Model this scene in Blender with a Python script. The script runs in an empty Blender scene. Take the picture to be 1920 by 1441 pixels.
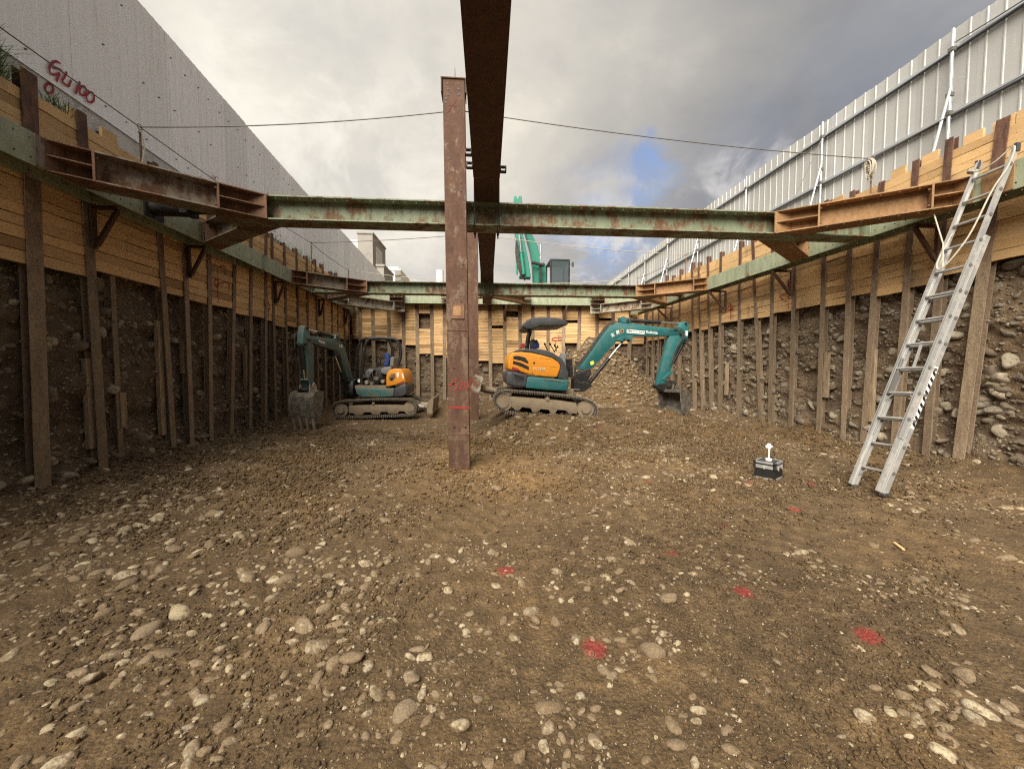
import bpy, bmesh, math, random
import numpy as np
from math import sin, cos, atan, atan2, hypot, pi, radians, sqrt, exp
from mathutils import Vector, Matrix
random.seed(7); RNG = np.random.default_rng(7)
S = bpy.context.scene; COL = S.collection

# ------------------------------------------------------------------ camera
CAMH = 1.55; F = 721.0
YAW = atan(57 / F); PIT = atan(34.5 / hypot(F, 57))
cam = bpy.data.cameras.new('camera'); cam.sensor_width = 36; cam.lens = F / 1920 * 36
cam.clip_start = 0.05; cam.clip_end = 2000
co = bpy.data.objects.new('camera', cam); COL.objects.link(co)
co.location = (0, 0, CAMH); co.rotation_euler = (pi / 2 - PIT, 0, -YAW)
S.camera = co
FW = np.array([sin(YAW) * cos(PIT), cos(YAW) * cos(PIT), -sin(PIT)])
RT = np.array([cos(YAW), -sin(YAW), 0]); UP = np.cross(RT, FW); CO = np.array([0, 0, CAMH])
# measuring helpers: a point of the photograph brought onto a real plane of the pit
def ray(x, y): return FW * F + RT * (x - 960) + UP * (720.5 - y)
def atz(x, y, z): r = ray(x, y); return Vector(CO + r * (z - CAMH) / r[2])
def atx(x, y, X): r = ray(x, y); return Vector(CO + r * X / r[0])
def aty(x, y, Y): r = ray(x, y); return Vector(CO + r * Y / r[1])
def atp(x, y, P, n):
    r = Vector(ray(x, y)); c = Vector(CO); return c + r * ((Vector(P) - c).dot(n) / r.dot(n))
def pxof(P):
    v = np.array(P) - CO; z = v @ FW
    return 960 + F * (v @ RT) / z, 720.5 - F * (v @ UP) / z

# ------------------------------------------------------------------ node helper
class N:
    def __init__(s, tree): s.t = tree
    def n(s, typ, **kw):
        nd = s.t.nodes.new(typ)
        for k, v in kw.items():
            if k.startswith('_'): setattr(nd, k[1:], v)
        for k, v in kw.items():
            if k.startswith('_'): continue
            inp = nd.inputs[int(k[1:])] if (k[0] == 'i' and k[1:].isdigit()) else nd.inputs[k.replace('__', ' ')]
            if isinstance(v, bpy.types.NodeSocket): s.t.links.new(v, inp)
            else: inp.default_value = v
        return nd
    def math(s, op, a, b=0.5, c=0.5, clamp=False): return s.n('ShaderNodeMath', _operation=op, _use_clamp=clamp, i0=a, i1=b, i2=c).outputs[0]
    def vmath(s, op, a, b=(0, 0, 0)): return s.n('ShaderNodeVectorMath', _operation=op, i0=a, i1=b)
    def noise(s, vec, scale, detail=4, rough=.55, dist=0):
        return s.n('ShaderNodeTexNoise', Vector=vec, Scale=scale, Detail=detail, Roughness=rough, Distortion=dist).outputs[0]
    def ramp(s, fac, stops, interp='LINEAR'):
        r = s.n('ShaderNodeValToRGB'); s.t.links.new(fac, r.inputs[0]); cr = r.color_ramp; cr.interpolation = interp
        while len(cr.elements) < len(stops): cr.elements.new(.5)
        for e, (p, c) in zip(cr.elements, stops):
            e.position = p; e.color = c if len(c) == 4 else (*c, 1)
        return r.outputs[0]
    def mix(s, fac, a, b, mode='MIX'):
        m = s.n('ShaderNodeMix', _data_type='RGBA', _blend_type=mode)
        for i, v in ((0, fac), (6, a), (7, b)):
            if isinstance(v, bpy.types.NodeSocket): s.t.links.new(v, m.inputs[i])
            else: m.inputs[i].default_value = v if i == 0 or len(v) == 4 else (*v, 1)
        return m.outputs[2]
    def step(s, v, lo, hi): return s.n('ShaderNodeMapRange', _interpolation_type='SMOOTHSTEP', i0=v, i1=lo, i2=hi).outputs[0]

# ------------------------------------------------------------------ sky
w = bpy.data.worlds.new('World'); S.world = w; w.use_nodes = True
t = w.node_tree; t.nodes.clear(); n = N(t)
SUN_EL, SUN_AZ = radians(43), radians(-153)       # azimuth measured from +Y towards +X
out = n.n('ShaderNodeOutputWorld'); bg = n.n('ShaderNodeBackground', Strength=0.088)
t.links.new(bg.outputs[0], out.inputs[0])
sky = n.n('ShaderNodeTexSky', _sky_type='NISHITA', _sun_disc=False, _sun_elevation=SUN_EL, _sun_rotation=SUN_AZ, _air_density=1.0, _dust_density=.6, _ozone_density=1.6)
D = n.n('ShaderNodeTexCoord').outputs['Generated']
sep = n.n('ShaderNodeSeparateXYZ', Vector=D)
den = n.math('ADD', n.math('MAXIMUM', sep.outputs[2], 0.0), .22)
pl = n.n('ShaderNodeCombineXYZ', X=n.math('DIVIDE', sep.outputs[0], den), Y=n.math('DIVIDE', sep.outputs[1], den), Z=0).outputs[0]
def unit(x, y):
    v = ray(x, y); v = v / np.linalg.norm(v); return tuple(v)
wv = n.n('ShaderNodeTexNoise', Vector=pl, Scale=1.6, Detail=5, Roughness=.6).outputs[1]
Dw = n.vmath('ADD', D, n.vmath('SCALE', n.vmath('SUBTRACT', wv, (.5, .5, .5)).outputs[0]).outputs[0])
Dw.inputs[1].links[0].from_node.inputs['Scale'].default_value = .34
Dn = n.vmath('NORMALIZE', Dw.outputs[0]).outputs[0]
def blob(px, py, deg, soft, src=None):
    d = n.vmath('DOT_PRODUCT', src or Dn, unit(px, py)).outputs['Value']
    return n.step(d, cos(radians(deg + soft)), cos(radians(max(deg - soft, 0))))
n1 = n.noise(pl, 1.1, 7, .58, .3); n2 = n.noise(pl, 3.4, 8, .6, .4); n3 = n.noise(D, 5.5, 8, .62, .5)
# wide swing from the lit side (left, where the sun is veiled) to the grey side
side = n.step(n.vmath('DOT_PRODUCT', D, (cos(radians(28)), -sin(radians(28)) * .3, -.25)).outputs['Value'], -.75, .55)
base = n.ramp(side, [(0, (4.9, 4.66, 4.15)), (.45, (4.0, 3.78, 3.4)), (.72, (2.65, 2.57, 2.45)), (1, (1.60, 1.60, 1.64))])
tex = n.math('ADD', n.math('MULTIPLY', n1, .68), n.math('ADD', n.math('MULTIPLY', n2, .2), n.math('MULTIPLY', n3, .12)))
base = n.mix(1.0, base, n.ramp(tex, [(.3, (.64, .65, .70)), (.44, (.88, .88, .90)), (.54, (1.06, 1.05, 1.03)), (.67, (1.46, 1.42, 1.33))]), 'MULTIPLY')
# bright cumulus edges seen low on both sides
br = n.math('MULTIPLY', n.math('ADD', blob(500, 180, 5, 9), n.math('MULTIPLY', blob(730, 330, 6, 9), .8), clamp=True), n.step(n3, .38, .66))
base = n.mix(n.math('MULTIPLY', br, .8), base, (5.9, 5.6, 5.0))
low = n.math('MULTIPLY', n.math('MAXIMUM', blob(1130, 520, 5, 8), n.math('MULTIPLY', blob(1370, 350, 2, 4), .8)), n.step(n3, .42, .56))
grey = n.math('MULTIPLY', blob(1140, 480, 6, 8), n.step(n2, .40, .52))
hole = n.math('MAXIMUM', n.math('MULTIPLY', n.math('MAXIMUM', blob(1195, 350, 2.8, 3), blob(1140, 440, 4, 4)), n.step(n3, .62, .46)), n.math('MULTIPLY', n.math('MAXIMUM', blob(1660, 130, 4, 8), blob(1380, 290, 3, 4)), .12))
skyc = n.mix(.30, n.mix(1.0, sky.outputs[0], (.9, .9, .95), 'MULTIPLY'), (2.8, 3.5, 5.2))
base = n.mix(hole, base, skyc)
base = n.mix(n.math('MULTIPLY', grey, .6), base, (2.1, 2.3, 2.8))
base = n.mix(n.math('MULTIPLY', low, .75), base, (4.8, 4.6, 4.4))
# below the horizon: dull ground tone
base = n.mix(n.step(sep.outputs[2], -.06, .0), (2.2, 2.0, 1.7), base)
t.links.new(base, bg.inputs[0])

sl = bpy.data.lights.new('sun', 'SUN'); sl.energy = 4.7; sl.angle = radians(52); sl.color = (1, .93, .80)
so = bpy.data.objects.new('sun', sl); COL.objects.link(so)
sd = Vector((sin(SUN_AZ) * cos(SUN_EL), cos(SUN_AZ) * cos(SUN_EL), sin(SUN_EL)))
so.rotation_euler = sd.to_track_quat('Z', 'Y').to_euler(); so.location = (-20, 10, 30)
S.view_settings.view_transform = 'Standard'; S.view_settings.look = 'None'
S.view_settings.exposure = 1.0; S.view_settings.gamma = 1; S.view_settings.use_curve_mapping = False
S.cycles.max_bounces = 6; S.cycles.diffuse_bounces = 3; S.cycles.use_denoising = False; S.cycles.filter_width = 1.15

# ------------------------------------------------------------------ materials
MATS = {}
def newmat(name):
    m = bpy.data.materials.new(name); m.use_nodes = True; t = m.node_tree; t.nodes.clear()
    n = N(t); o = n.n('ShaderNodeOutputMaterial'); b = n.n('ShaderNodeBsdfPrincipled'); t.links.new(b.outputs[0], o.inputs[0])
    MATS[name] = m; return m, n, b
def finish(n, b, col=None, rough=.7, metal=0., height=None, strength=.4, dist=.01):
    L = n.t.links
    for k, v in (('Base Color', col), ('Roughness', rough), ('Metallic', metal)):
        if v is None: continue
        if isinstance(v, bpy.types.NodeSocket): L.new(v, b.inputs[k])
        else: b.inputs[k].default_value = v if not isinstance(v, tuple) or len(v) == 4 else (*v, 1)
    if height is not None:
        bp = n.n('ShaderNodeBump', Strength=strength, Distance=dist, Height=height); L.new(bp.outputs[0], b.inputs['Normal'])
def geo(n): return n.n('ShaderNodeNewGeometry').outputs['Position']
def objrnd(n): return n.n('ShaderNodeObjectInfo').outputs['Random']
def hue(n, col, r, amt=.25):
    return n.mix(1.0, col, n.ramp(r, [(0, (1 - amt,) * 3), (1, (1 + amt,) * 3)]), 'MULTIPLY')

def plain(name, c, rough=.5, metal=0., dirt=(.16, .12, .08), amt=.35, scale=6, bump=.15):
    m, n, b = newmat(name); P = geo(n)
    f = n.noise(P, scale, 6, .65); g = n.noise(P, scale * 9, 4, .7)
    d = n.step(n.math('ADD', n.math('MULTIPLY', f, .7), n.math('MULTIPLY', g, .3)), .62 - amt * .5, .82 - amt * .35)
    col = n.mix(n.math('MULTIPLY', d, min(1, amt * 2)), hue(n, (*c, 1) and n.mix(0, c, c), f, .12), dirt)
    finish(n, b, col, n.math('ADD', n.math('MULTIPLY', d, .35), rough, clamp=True), n.math('MULTIPLY', n.math('SUBTRACT', 1, d), metal), g, bump, .004)
    return m

def steel(name, paint, rust=((.065, .034, .022), (.145, .075, .042), (.25, .14, .08)), cover=.5, streak=.5):
    """weathered rolled steel: rust under a worn coat of paint"""
    m, n, b = newmat(name); P = geo(n)
    s = n.vmath('MULTIPLY', P, (1, 1, .35)).outputs[0]
    f = n.noise(P, 2.2, 8, .66, .4); g = n.noise(P, 26, 5, .7); h = n.noise(s, 9, 7, .65, .2)
    r = n.ramp(n.math('ADD', n.math('MULTIPLY', g, .45), n.math('MULTIPLY', h, .55)), [(.28, rust[0]), (.5, rust[1]), (.72, rust[2])])
    k = n.math('ADD', n.math('MULTIPLY', f, .55), n.math('ADD', n.math('MULTIPLY', h, .3), n.math('MULTIPLY', g, .15)))
    r = hue(n, r, objrnd(n), .22)
    if paint is None: col = r; rough = .85; metal = .0
    else:
        pc = n.mix(1.0, n.mix(0, paint, paint), n.ramp(h, [(.25, (.72, .72, .70)), (.7, (1.22, 1.2, 1.16))]), 'MULTIPLY')
        mk = n.step(k, 1 - cover - .06, 1 - cover + .05) if cover < 1 else None
        mk = n.step(k, .62 - cover * .28, .66 - cover * .20)
        col = n.mix(mk, r, pc); rough = n.math('SUBTRACT', .88, n.math('MULTIPLY', mk, .28)); metal = 0.
    sp = n.step(n.noise(P, 60, 2, .5), .70, .76)
    col = n.mix(n.math('MULTIPLY', sp, .5), col, (.45, .40, .32))
    finish(n, b, col, rough, metal, n.math('ADD', g, n.math('MULTIPLY', h, .6)), .35, .006)
    return m

steel('green_steel', (.185, .218, .148), rust=((.08, .045, .026), (.15, .085, .048), (.25, .16, .09)), cover=.66)
steel('pale_green_steel', (.27, .30, .21), rust=((.10, .06, .035), (.19, .12, .07), (.3, .2, .12)), cover=.98)
steel('rust_steel', None)
steel('grey_rust_steel', (.205, .175, .14), cover=.68)
steel('orange_rust_steel', None, rust=((.13, .07, .035), (.26, .145, .065), (.38, .235, .12)))
steel('dark_rust_steel', None, rust=((.035, .018, .012), (.085, .04, .024), (.14, .065, .035)))
steel('column_steel', (.125, .078, .050), rust=((.045, .023, .014), (.095, .047, .029), (.155, .085, .054)), cover=.36)
steel('beige_steel', (.31, .285, .23), cover=.7)

# soldier piles: rust above, crust of dried soil below
m, n, b = newmat('pile_steel'); P = geo(n)
g = n.noise(P, 30, 6, .7); h = n.noise(n.vmath('MULTIPLY', P, (1, 1, .3)).outputs[0], 14, 7, .65, .3)
z = n.n('ShaderNodeSeparateXYZ', Vector=P).outputs[2]
rust = n.ramp(h, [(.3, (.055, .026, .018)), (.52, (.12, .06, .04)), (.75, (.20, .10, .06))])
mud = n.ramp(n.math('ADD', n.math('MULTIPLY', g, .5), n.math('MULTIPLY', h, .5)), [(.3, (.13, .088, .055)), (.5, (.24, .175, .115)), (.7, (.36, .28, .19))])
k = n.math('ADD', n.math('MULTIPLY', z, .24), n.math('MULTIPLY', n.noise(P, 4, 6, .7), 1.3))
col = n.mix(n.step(k, 1.28, 1.5), mud, n.mix(n.step(z, 3.1, 4.1), n.mix(.5, rust, mud), rust))
finish(n, b, hue(n, col, objrnd(n), .2), .9, 0, n.math('ADD', g, h), .55, .015)

# lagging boards
m, n, b = newmat('board_wood')
O = n.n('ShaderNodeTexCoord').outputs['Object']; rnd = objrnd(n)
off = n.n('ShaderNodeCombineXYZ', X=n.math('MULTIPLY', rnd, 37), Y=n.math('MULTIPLY', rnd, 91), Z=n.math('MULTIPLY', rnd, 13)).outputs[0]
V = n.vmath('ADD', n.vmath('MULTIPLY', O, (1.0, 1.0, 1.6)).outputs[0], off).outputs[0]
gr = n.noise(n.vmath('MULTIPLY', V, (1.4, 1.4, 9)).outputs[0], 2.4, 7, .62, 1.2)
fine = n.noise(n.vmath('MULTIPLY', V, (3, 3, 40)).outputs[0], 3.0, 4, .6)
P = geo(n); stn = n.noise(n.vmath('MULTIPLY', P, (1, 1, .5)).outputs[0], 2.3, 7, .65, .3)
c = n.ramp(gr, [(.25, (.37, .205, .09)), (.42, (.57, .36, .165)), (.6, (.68, .45, .225)), (.8, (.76, .54, .29))])
c = n.mix(.35, c, n.ramp(fine, [(.3, (.40, .24, .11)), (.7, (.66, .46, .25))]))
kn = n.n('ShaderNodeTexVoronoi', Vector=n.vmath('MULTIPLY', V, (2.2, 2.2, 1.3)).outputs[0], Scale=1.6).outputs['Distance']
c = n.mix(n.step(kn, .10, .055), c, (.16, .08, .04))
c = n.mix(1.0, c, n.ramp(rnd, [(0, (.55, .50, .44)), (.06, (.58, .54, .48)), (.10, (.82, .78, .72)), (.45, (.98, .98, .98)), (.8, (1.08, 1.06, 1.02)), (1, (1.16, 1.15, 1.1))]), 'MULTIPLY')
c = n.mix(n.math('MULTIPLY', n.step(stn, .54, .70), .6), c, (.20, .15, .10))
finish(n, b, c, .82, 0, n.math('ADD', gr, n.math('MULTIPLY', fine, .6)), .35, .01)
m, n, b = newmat('grey_wood'); P = geo(n)
g = n.noise(n.vmath('MULTIPLY', P, (1, 1, .15)).outputs[0], 22, 6, .65, .5)
finish(n, b, hue(n, n.ramp(g, [(.3, (.16, .11, .07)), (.5, (.30, .22, .14)), (.72, (.46, .36, .24))]), objrnd(n), .25), .9, 0, g, .4, .01)

# red paint sprayed on the ground (real marks, in world space)
SPOTS = [(-2.287, 3.502, .07, .5), (-.931, 3.673, .10, .3), (.176, 2.839, .085, .9), (.614, 2.002, .085, .9), (1.798, 2.447, .075, .9),
         (2.226, 1.98, .085, .9), (3.41, 3.882, .10, .6), (1.568, 3.022, .075, .6), (-.95, 8.27, .32, .4), (2.2, 4.885, .12, .45), (3.55, 4.78, .08, .6), (4.3, 4.65, .10, .55), (2.35, 3.5, .07, .5), (2.5, 8.2, .4, .3)]
def red_mask(n, P):
    tot = None; nz = n.noise(P, 34, 5, .8)
    for x, y, r, a in SPOTS:
        d = n.vmath('LENGTH', n.vmath('MULTIPLY', n.vmath('SUBTRACT', P, (x, y, 0)).outputs[0], (1, 1, 0)).outputs[0]).outputs['Value']
        v = n.math('MULTIPLY', n.math('SUBTRACT', 1.25, n.math('DIVIDE', d, r), clamp=True), a)
        tot = v if tot is None else n.math('MAXIMUM', tot, v)
    return n.math('MULTIPLY', n.step(n.math('MULTIPLY', tot, n.math('POWER', n.math('ADD', nz, .42), 3.0)), .16, .62), .85)
def soil(name, c0, c1, c2, red=False, sc=1.0, bump=.6):
    m, n, b = newmat(name); P = geo(n)
    a = n.noise(P, .55 * sc, 5, .6, .2); f = n.noise(P, 7 * sc, 8, .68, .3); g = n.noise(P, 75, 5, .72); v = n.n('ShaderNodeTexVoronoi', Vector=P, Scale=46, Randomness=1).outputs['Distance']
    col = n.ramp(n.math('ADD', n.math('MULTIPLY', f, .55), n.math('MULTIPLY', g, .45)), [(.32, c0), (.5, c1), (.68, c2)])
    col = n.mix(1.0, col, n.ramp(a, [(.3, (.78, .76, .74)), (.5, (1, 1, 1)), (.68, (1.28, 1.22, 1.12))]), 'MULTIPLY')
    gp = n.step(n.noise(P, 120, 2, .5), .66, .72)
    col = n.mix(n.math('MULTIPLY', gp, .55), col, (.40, .33, .24))
    if red:      # soil tone raised by the column, lowered along the left wall
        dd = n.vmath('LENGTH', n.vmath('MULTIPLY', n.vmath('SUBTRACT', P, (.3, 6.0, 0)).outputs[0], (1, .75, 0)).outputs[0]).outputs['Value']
        dd = n.math('ADD', dd, n.math('MULTIPLY', n.math('SUBTRACT', f, .5), 2.5)); paler = n.step(dd, 2.3, .5)
        xx_ = n.math('ADD', n.n('ShaderNodeSeparateXYZ', Vector=P).outputs[0], n.math('MULTIPLY', n.math('SUBTRACT', a, .5), 3.)); darker = n.step(xx_, -3.4, -5.0)
        col = n.mix(n.math('MULTIPLY', paler, .8), col, n.mix(1.0, col, (1.6, 1.52, 1.35), 'MULTIPLY')); col = n.mix(darker, col, n.mix(1.0, col, (.84, .83, .83), 'MULTIPLY'))
    if red: col = n.mix(n.math('MULTIPLY', red_mask(n, P), .85), col, (.30, .025, .025))
    hgt = n.math('ADD', n.math('MULTIPLY', f, 1.0), n.math('ADD', n.math('MULTIPLY', g, .5), n.math('MULTIPLY', v, -.45)))
    finish(n, b, col, .93, 0, hgt, bump, .03)
    return m
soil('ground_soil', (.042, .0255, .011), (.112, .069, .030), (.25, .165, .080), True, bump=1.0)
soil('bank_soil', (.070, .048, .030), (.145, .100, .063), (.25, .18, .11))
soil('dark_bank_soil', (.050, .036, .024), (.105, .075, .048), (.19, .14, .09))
soil('field_soil', (.12, .09, .05), (.2, .16, .09), (.28, .22, .13), sc=.3)
def stone(name, cols, mudc, amt, red=False):
    m, n, b = newmat(name); P = geo(n)
    at = n.n('ShaderNodeAttribute', _attribute_name='rnd').outputs['Fac']
    v = n.math('FRACT', n.math('ADD', at, objrnd(n)))
    f = n.noise(P, 22, 6, .7); g = n.noise(P, 95, 4, .7)
    col = n.ramp(v, [(i / (len(cols) - 1), c) for i, c in enumerate(cols)])
    col = n.mix(1.0, col, n.ramp(g, [(.3, (.72, .72, .72)), (.6, (1.1, 1.1, 1.1))]), 'MULTIPLY')
    mk = n.step(n.math('ADD', n.math('MULTIPLY', f, .75), n.math('MULTIPLY', v, .25)), .66 - amt * .4, .78 - amt * .4)
    col = n.mix(n.math('MULTIPLY', mk, .82), col, n.mix(1.0, mudc, n.ramp(g, [(.3, (.55, .55, .55)), (.5, (1, 1, 1)), (.7, (1.7, 1.65, 1.55))]), 'MULTIPLY'))
    if red: col = n.mix(n.math('MULTIPLY', red_mask(n, P), .6), col, (.38, .05, .05))
    finish(n, b, col, .9, 0, n.math('ADD', f, g), .5, .010)
stone('cobble_stone', [(.32, .26, .165), (.41, .34, .23), (.29, .245, .175), (.46, .39, .275), (.35, .285, .185), (.24, .195, .135), (.50, .43, .31)], (.135, .088, .047), .74, True)
stone('bank_stone', [(.28, .235, .17), (.37, .315, .23), (.22, .195, .16), (.42, .36, .275), (.28, .235, .175)], (.12, .085, .055), .6)

# site fence sheets
def sheet(name, c, streak, dirt=(.36, .33, .28)):
    m, n, b = newmat(name); P = geo(n)
    s = n.noise(n.vmath('MULTIPLY', P, (6, 6, .5)).outputs[0], 2.2, 7, .65, .35); f = n.noise(P, 1.2, 6, .6); g = n.noise(P, 50, 3, .6)
    k = n.math('ADD', n.math('MULTIPLY', s, .75), n.math('MULTIPLY', f, .25))
    col = n.mix(n.math('MULTIPLY', n.step(k, .50, .66), streak), hue(n, n.mix(0, c, c), objrnd(n), .09), dirt)
    col = n.mix(n.math('MULTIPLY', n.step(s, .60, .64), streak * .8), col, (.74, .72, .68))
    rs = n.step(n.noise(P, 16, 4, .6), .77, .80)
    col = n.mix(n.math('MULTIPLY', rs, .6), col, (.16, .10, .07))
    finish(n, b, col, .5, .1, n.math('ADD', n.math('MULTIPLY', g, .1), f), .35, .03)
sheet('left_sheet', (.88, .875, .89), .6, (.78, .76, .72))
sheet('right_sheet', (.41, .41, .405), .18)
plain('galvanised', (.48, .50, .52), .35, .7, amt=.2)
plain('dark_rail', (.10, .115, .14), .5, .3, amt=.1)
plain('aluminium', (.40, .40, .395), .40, .5, dirt=(.30, .25, .19), amt=.32, scale=9)
plain('chrome', (.75, .75, .75), .12, 1., amt=.08)
plain('teal_paint', (.011, .115, .122), .52, 0, dirt=(.13, .11, .08), amt=.30, scale=5)
plain('faded_teal_paint', (.028, .135, .14), .5, 0, dirt=(.14, .12, .09), amt=.52, scale=7)
plain('green_paint', (.016, .18, .13), .4, 0, amt=.2)
plain('orange_paint', (.70, .27, .020), .48, 0, dirt=(.30, .17, .07), amt=.16, scale=5)
plain('dark_plastic', (.045, .048, .055), .45, 0, dirt=(.11, .09, .07), amt=.28)
plain('black_metal', (.016, .016, .018), .45, .2, dirt=(.09, .07, .05), amt=.3)
plain('rubber', (.03, .029, .028), .8, 0, dirt=(.14, .11, .08), amt=.42, scale=14)
plain('track_crust', (.30, .25, .185), .9, 0, dirt=(.10, .08, .06), amt=.55, scale=16)
plain('muddy_steel', (.12, .10, .08), .7, .1, dirt=(.24, .185, .125), amt=.75, scale=7)
plain('bucket_steel', (.10, .092, .085), .55, .3, dirt=(.22, .19, .15), amt=.5, scale=8)
plain('concrete', (.62, .61, .60), .85, 0, dirt=(.24, .21, .17), amt=.35, scale=2)
plain('white_wall', (.75, .73, .69), .8, 0, dirt=(.5, .46, .4), amt=.2, scale=.6)
plain('grey_wall', (.27, .255, .24), .85, 0, dirt=(.14, .12, .1), amt=.3, scale=.4)
plain('white_paint', (.80, .80, .77), .5, 0, amt=.12)
plain('pale_marking', (.62, .66, .50), .5, 0, amt=.12)
plain('black_paint', (.012, .012, .012), .5, 0, amt=.1)
plain('red_paint', (.30, .010, .014), .6, 0, dirt=(.2, .05, .04), amt=.3, scale=20)
plain('dark_red_paint', (.20, .02, .015), .7, 0, dirt=(.15, .06, .04), amt=.4, scale=20)
plain('blue_cloth', (.03, .06, .22), .9, 0, amt=.15)
plain('grey_cloth', (.20, .21, .22), .9, 0, amt=.3)
plain('rope_fibre', (.44, .40, .33), .9, 0, amt=.35, scale=30)
plain('wire_steel', (.14, .13, .125), .6, .3, amt=.2)
plain('yellow_sticker', (.75, .72, .06), .5, 0, amt=.1)
m, n, b = newmat('cab_glass'); finish(n, b, (.06, .08, .09), .08, 0); b.inputs['Alpha'].default_value = .75
m, n, b = newmat('grass_blade'); v = n.n('ShaderNodeAttribute', _attribute_name='rnd').outputs['Fac']
finish(n, b, n.ramp(v, [(0, (.05, .10, .02)), (.5, (.085, .16, .035)), (.8, (.16, .19, .06)), (1, (.28, .24, .12))]), .7)

# ------------------------------------------------------------------ mesh builder
ORG = {}
def org(o): return ORG.get(o.name, Vector((0, 0, 0)))
def thing(name, label, cat, loc, group=None):
    o = bpy.data.objects.new(name, None); COL.objects.link(o); o.location = loc; o.empty_display_size = .2
    ORG[o.name] = Vector(loc); o['label'] = label; o['category'] = cat
    if group: o['group'] = group
    return o
def tag(o, label=None, cat=None, group=None, kind=None):
    for k, v in (('label', label), ('category', cat), ('group', group), ('kind', kind)):
        if v: o[k] = v
    return o
class MB:
    def __init__(s): s.v = []; s.f = []; s.sm = []
    def add(s, vs, fs, smooth=False):
        b = len(s.v); s.v += [tuple(v) for v in vs]; s.f += [tuple(b + i for i in f) for f in fs]; s.sm += [smooth] * len(fs); return s
    def box(s, c, size, R=None):
        c = Vector(c); h = Vector(size) / 2; vs = []
        for dx in (-1, 1):
            for dy in (-1, 1):
                for dz in (-1, 1):
                    v = Vector((dx * h.x, dy * h.y, dz * h.z)); vs.append(c + (R @ v if R is not None else v))
        return s.add(vs, [(0, 1, 3, 2), (4, 6, 7, 5), (0, 4, 5, 1), (2, 3, 7, 6), (0, 2, 6, 4), (1, 5, 7, 3)])
    def bar(s, p, q, wdt, hgt, up=(0, 0, 1)):
        p = Vector(p); q = Vector(q); d = (q - p).normalized(); u = Vector(up)
        r = d.cross(u).normalized(); u = r.cross(d).normalized()
        vs = [e + r * (a * wdt / 2) + u * (c * hgt / 2) for e in (p, q) for a, c in ((-1, -1), (1, -1), (1, 1), (-1, 1))]
        return s.add(vs, [(0, 1, 2, 3), (7, 6, 5, 4), (0, 4, 5, 1), (1, 5, 6, 2), (2, 6, 7, 3), (3, 7, 4, 0)])
    def tube(s, pts, r, seg=8, cap=True):
        pts = [Vector(p) for p in pts]; rs = r if isinstance(r, (list, tuple)) else [r] * len(pts)
        rings = []; prev = None
        for i, p in enumerate(pts):
            d = (pts[min(i + 1, len(pts) - 1)] - pts[max(i - 1, 0)]).normalized()
            a = prev if prev is not None else (Vector((0, 0, 1)) if abs(d.z) < .9 else Vector((1, 0, 0)))
            x = (a - d * a.dot(d)).normalized(); y = d.cross(x); prev = x
            rings.append([p + (x * cos(2 * pi * k / seg) + y * sin(2 * pi * k / seg)) * rs[i] for k in range(seg)])
        vs = [v for g in rings for v in g]
        fs = [(i * seg + k, i * seg + (k + 1) % seg, (i + 1) * seg + (k + 1) % seg, (i + 1) * seg + k) for i in range(len(pts) - 1) for k in range(seg)]
        s.add(vs, fs, True)
        if cap: s.add(rings[0], [tuple(range(seg))[::-1]]); s.add(rings[-1], [tuple(range(seg))])
        return s
    def prism(s, poly, vec):
        vec = Vector(vec); k = len(poly); vs = [Vector(p) for p in poly] + [Vector(p) + vec for p in poly]
        return s.add(vs, [tuple(range(k)), tuple(range(2 * k - 1, k - 1, -1))] + [(i, i + k, (i + 1) % k + k, (i + 1) % k) for i in range(k)])
    def ribbon(s, pts, wd, nrm):
        """a flat painted stroke lying on a surface whose normal is nrm"""
        pts = [Vector(p) for p in pts]; nr = Vector(nrm).normalized(); L = []; R = []
        for i, p in enumerate(pts):
            d = pts[min(i + 1, len(pts) - 1)] - pts[max(i - 1, 0)]
            if d.length < 1e-6: d = Vector((0, 0, 1))
            q = nr.cross(d.normalized()).normalized() * (wd / 2 * (1 if 0 < i < len(pts) - 1 else .7)); L.append(p - q); R.append(p + q)
        k = len(pts); return s.add(L + R, [(i, i + 1, k + i + 1, k + i) for i in range(k - 1)])
    def build(s, name, mat, parent=None, bevel=0, seg=1, angle=35, kind=None):
        o0 = org(parent) if parent is not None else Vector((0, 0, 0))
        if parent is None and s.v:
            a = np.array(s.v); o0 = Vector((float(a[:, 0].mean()), float(a[:, 1].mean()), float(a[:, 2].min())))
        me = bpy.data.meshes.new(name); bm = bmesh.new()
        vs = [bm.verts.new(Vector(v) - o0) for v in s.v]
        for f, sm in zip(s.f, s.sm):
            try: fc = bm.faces.new([vs[i] for i in f]); fc.smooth = sm
            except ValueError: pass
        bmesh.ops.recalc_face_normals(bm, faces=bm.faces)
        if bevel:
            eds = [e for e in bm.edges if len(e.link_faces) == 2 and e.calc_face_angle(0) > radians(30)]
            bmesh.ops.bevel(bm, geom=eds, offset=bevel, segments=seg, affect='EDGES', profile=.5, clamp_overlap=True)
            for f in bm.faces: f.smooth = True
        bm.to_mesh(me); bm.free()
        if bevel or any(s.sm): me.set_sharp_from_angle(angle=radians(angle))
        me.materials.append(MATS[mat] if isinstance(mat, str) else mat)
        o = bpy.data.objects.new(name, me); COL.objects.link(o)
        if parent is None: o.location = o0; ORG[o.name] = o0
        else: o.parent = parent; ORG[o.name] = o0
        if kind: o['kind'] = kind
        return o
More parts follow.
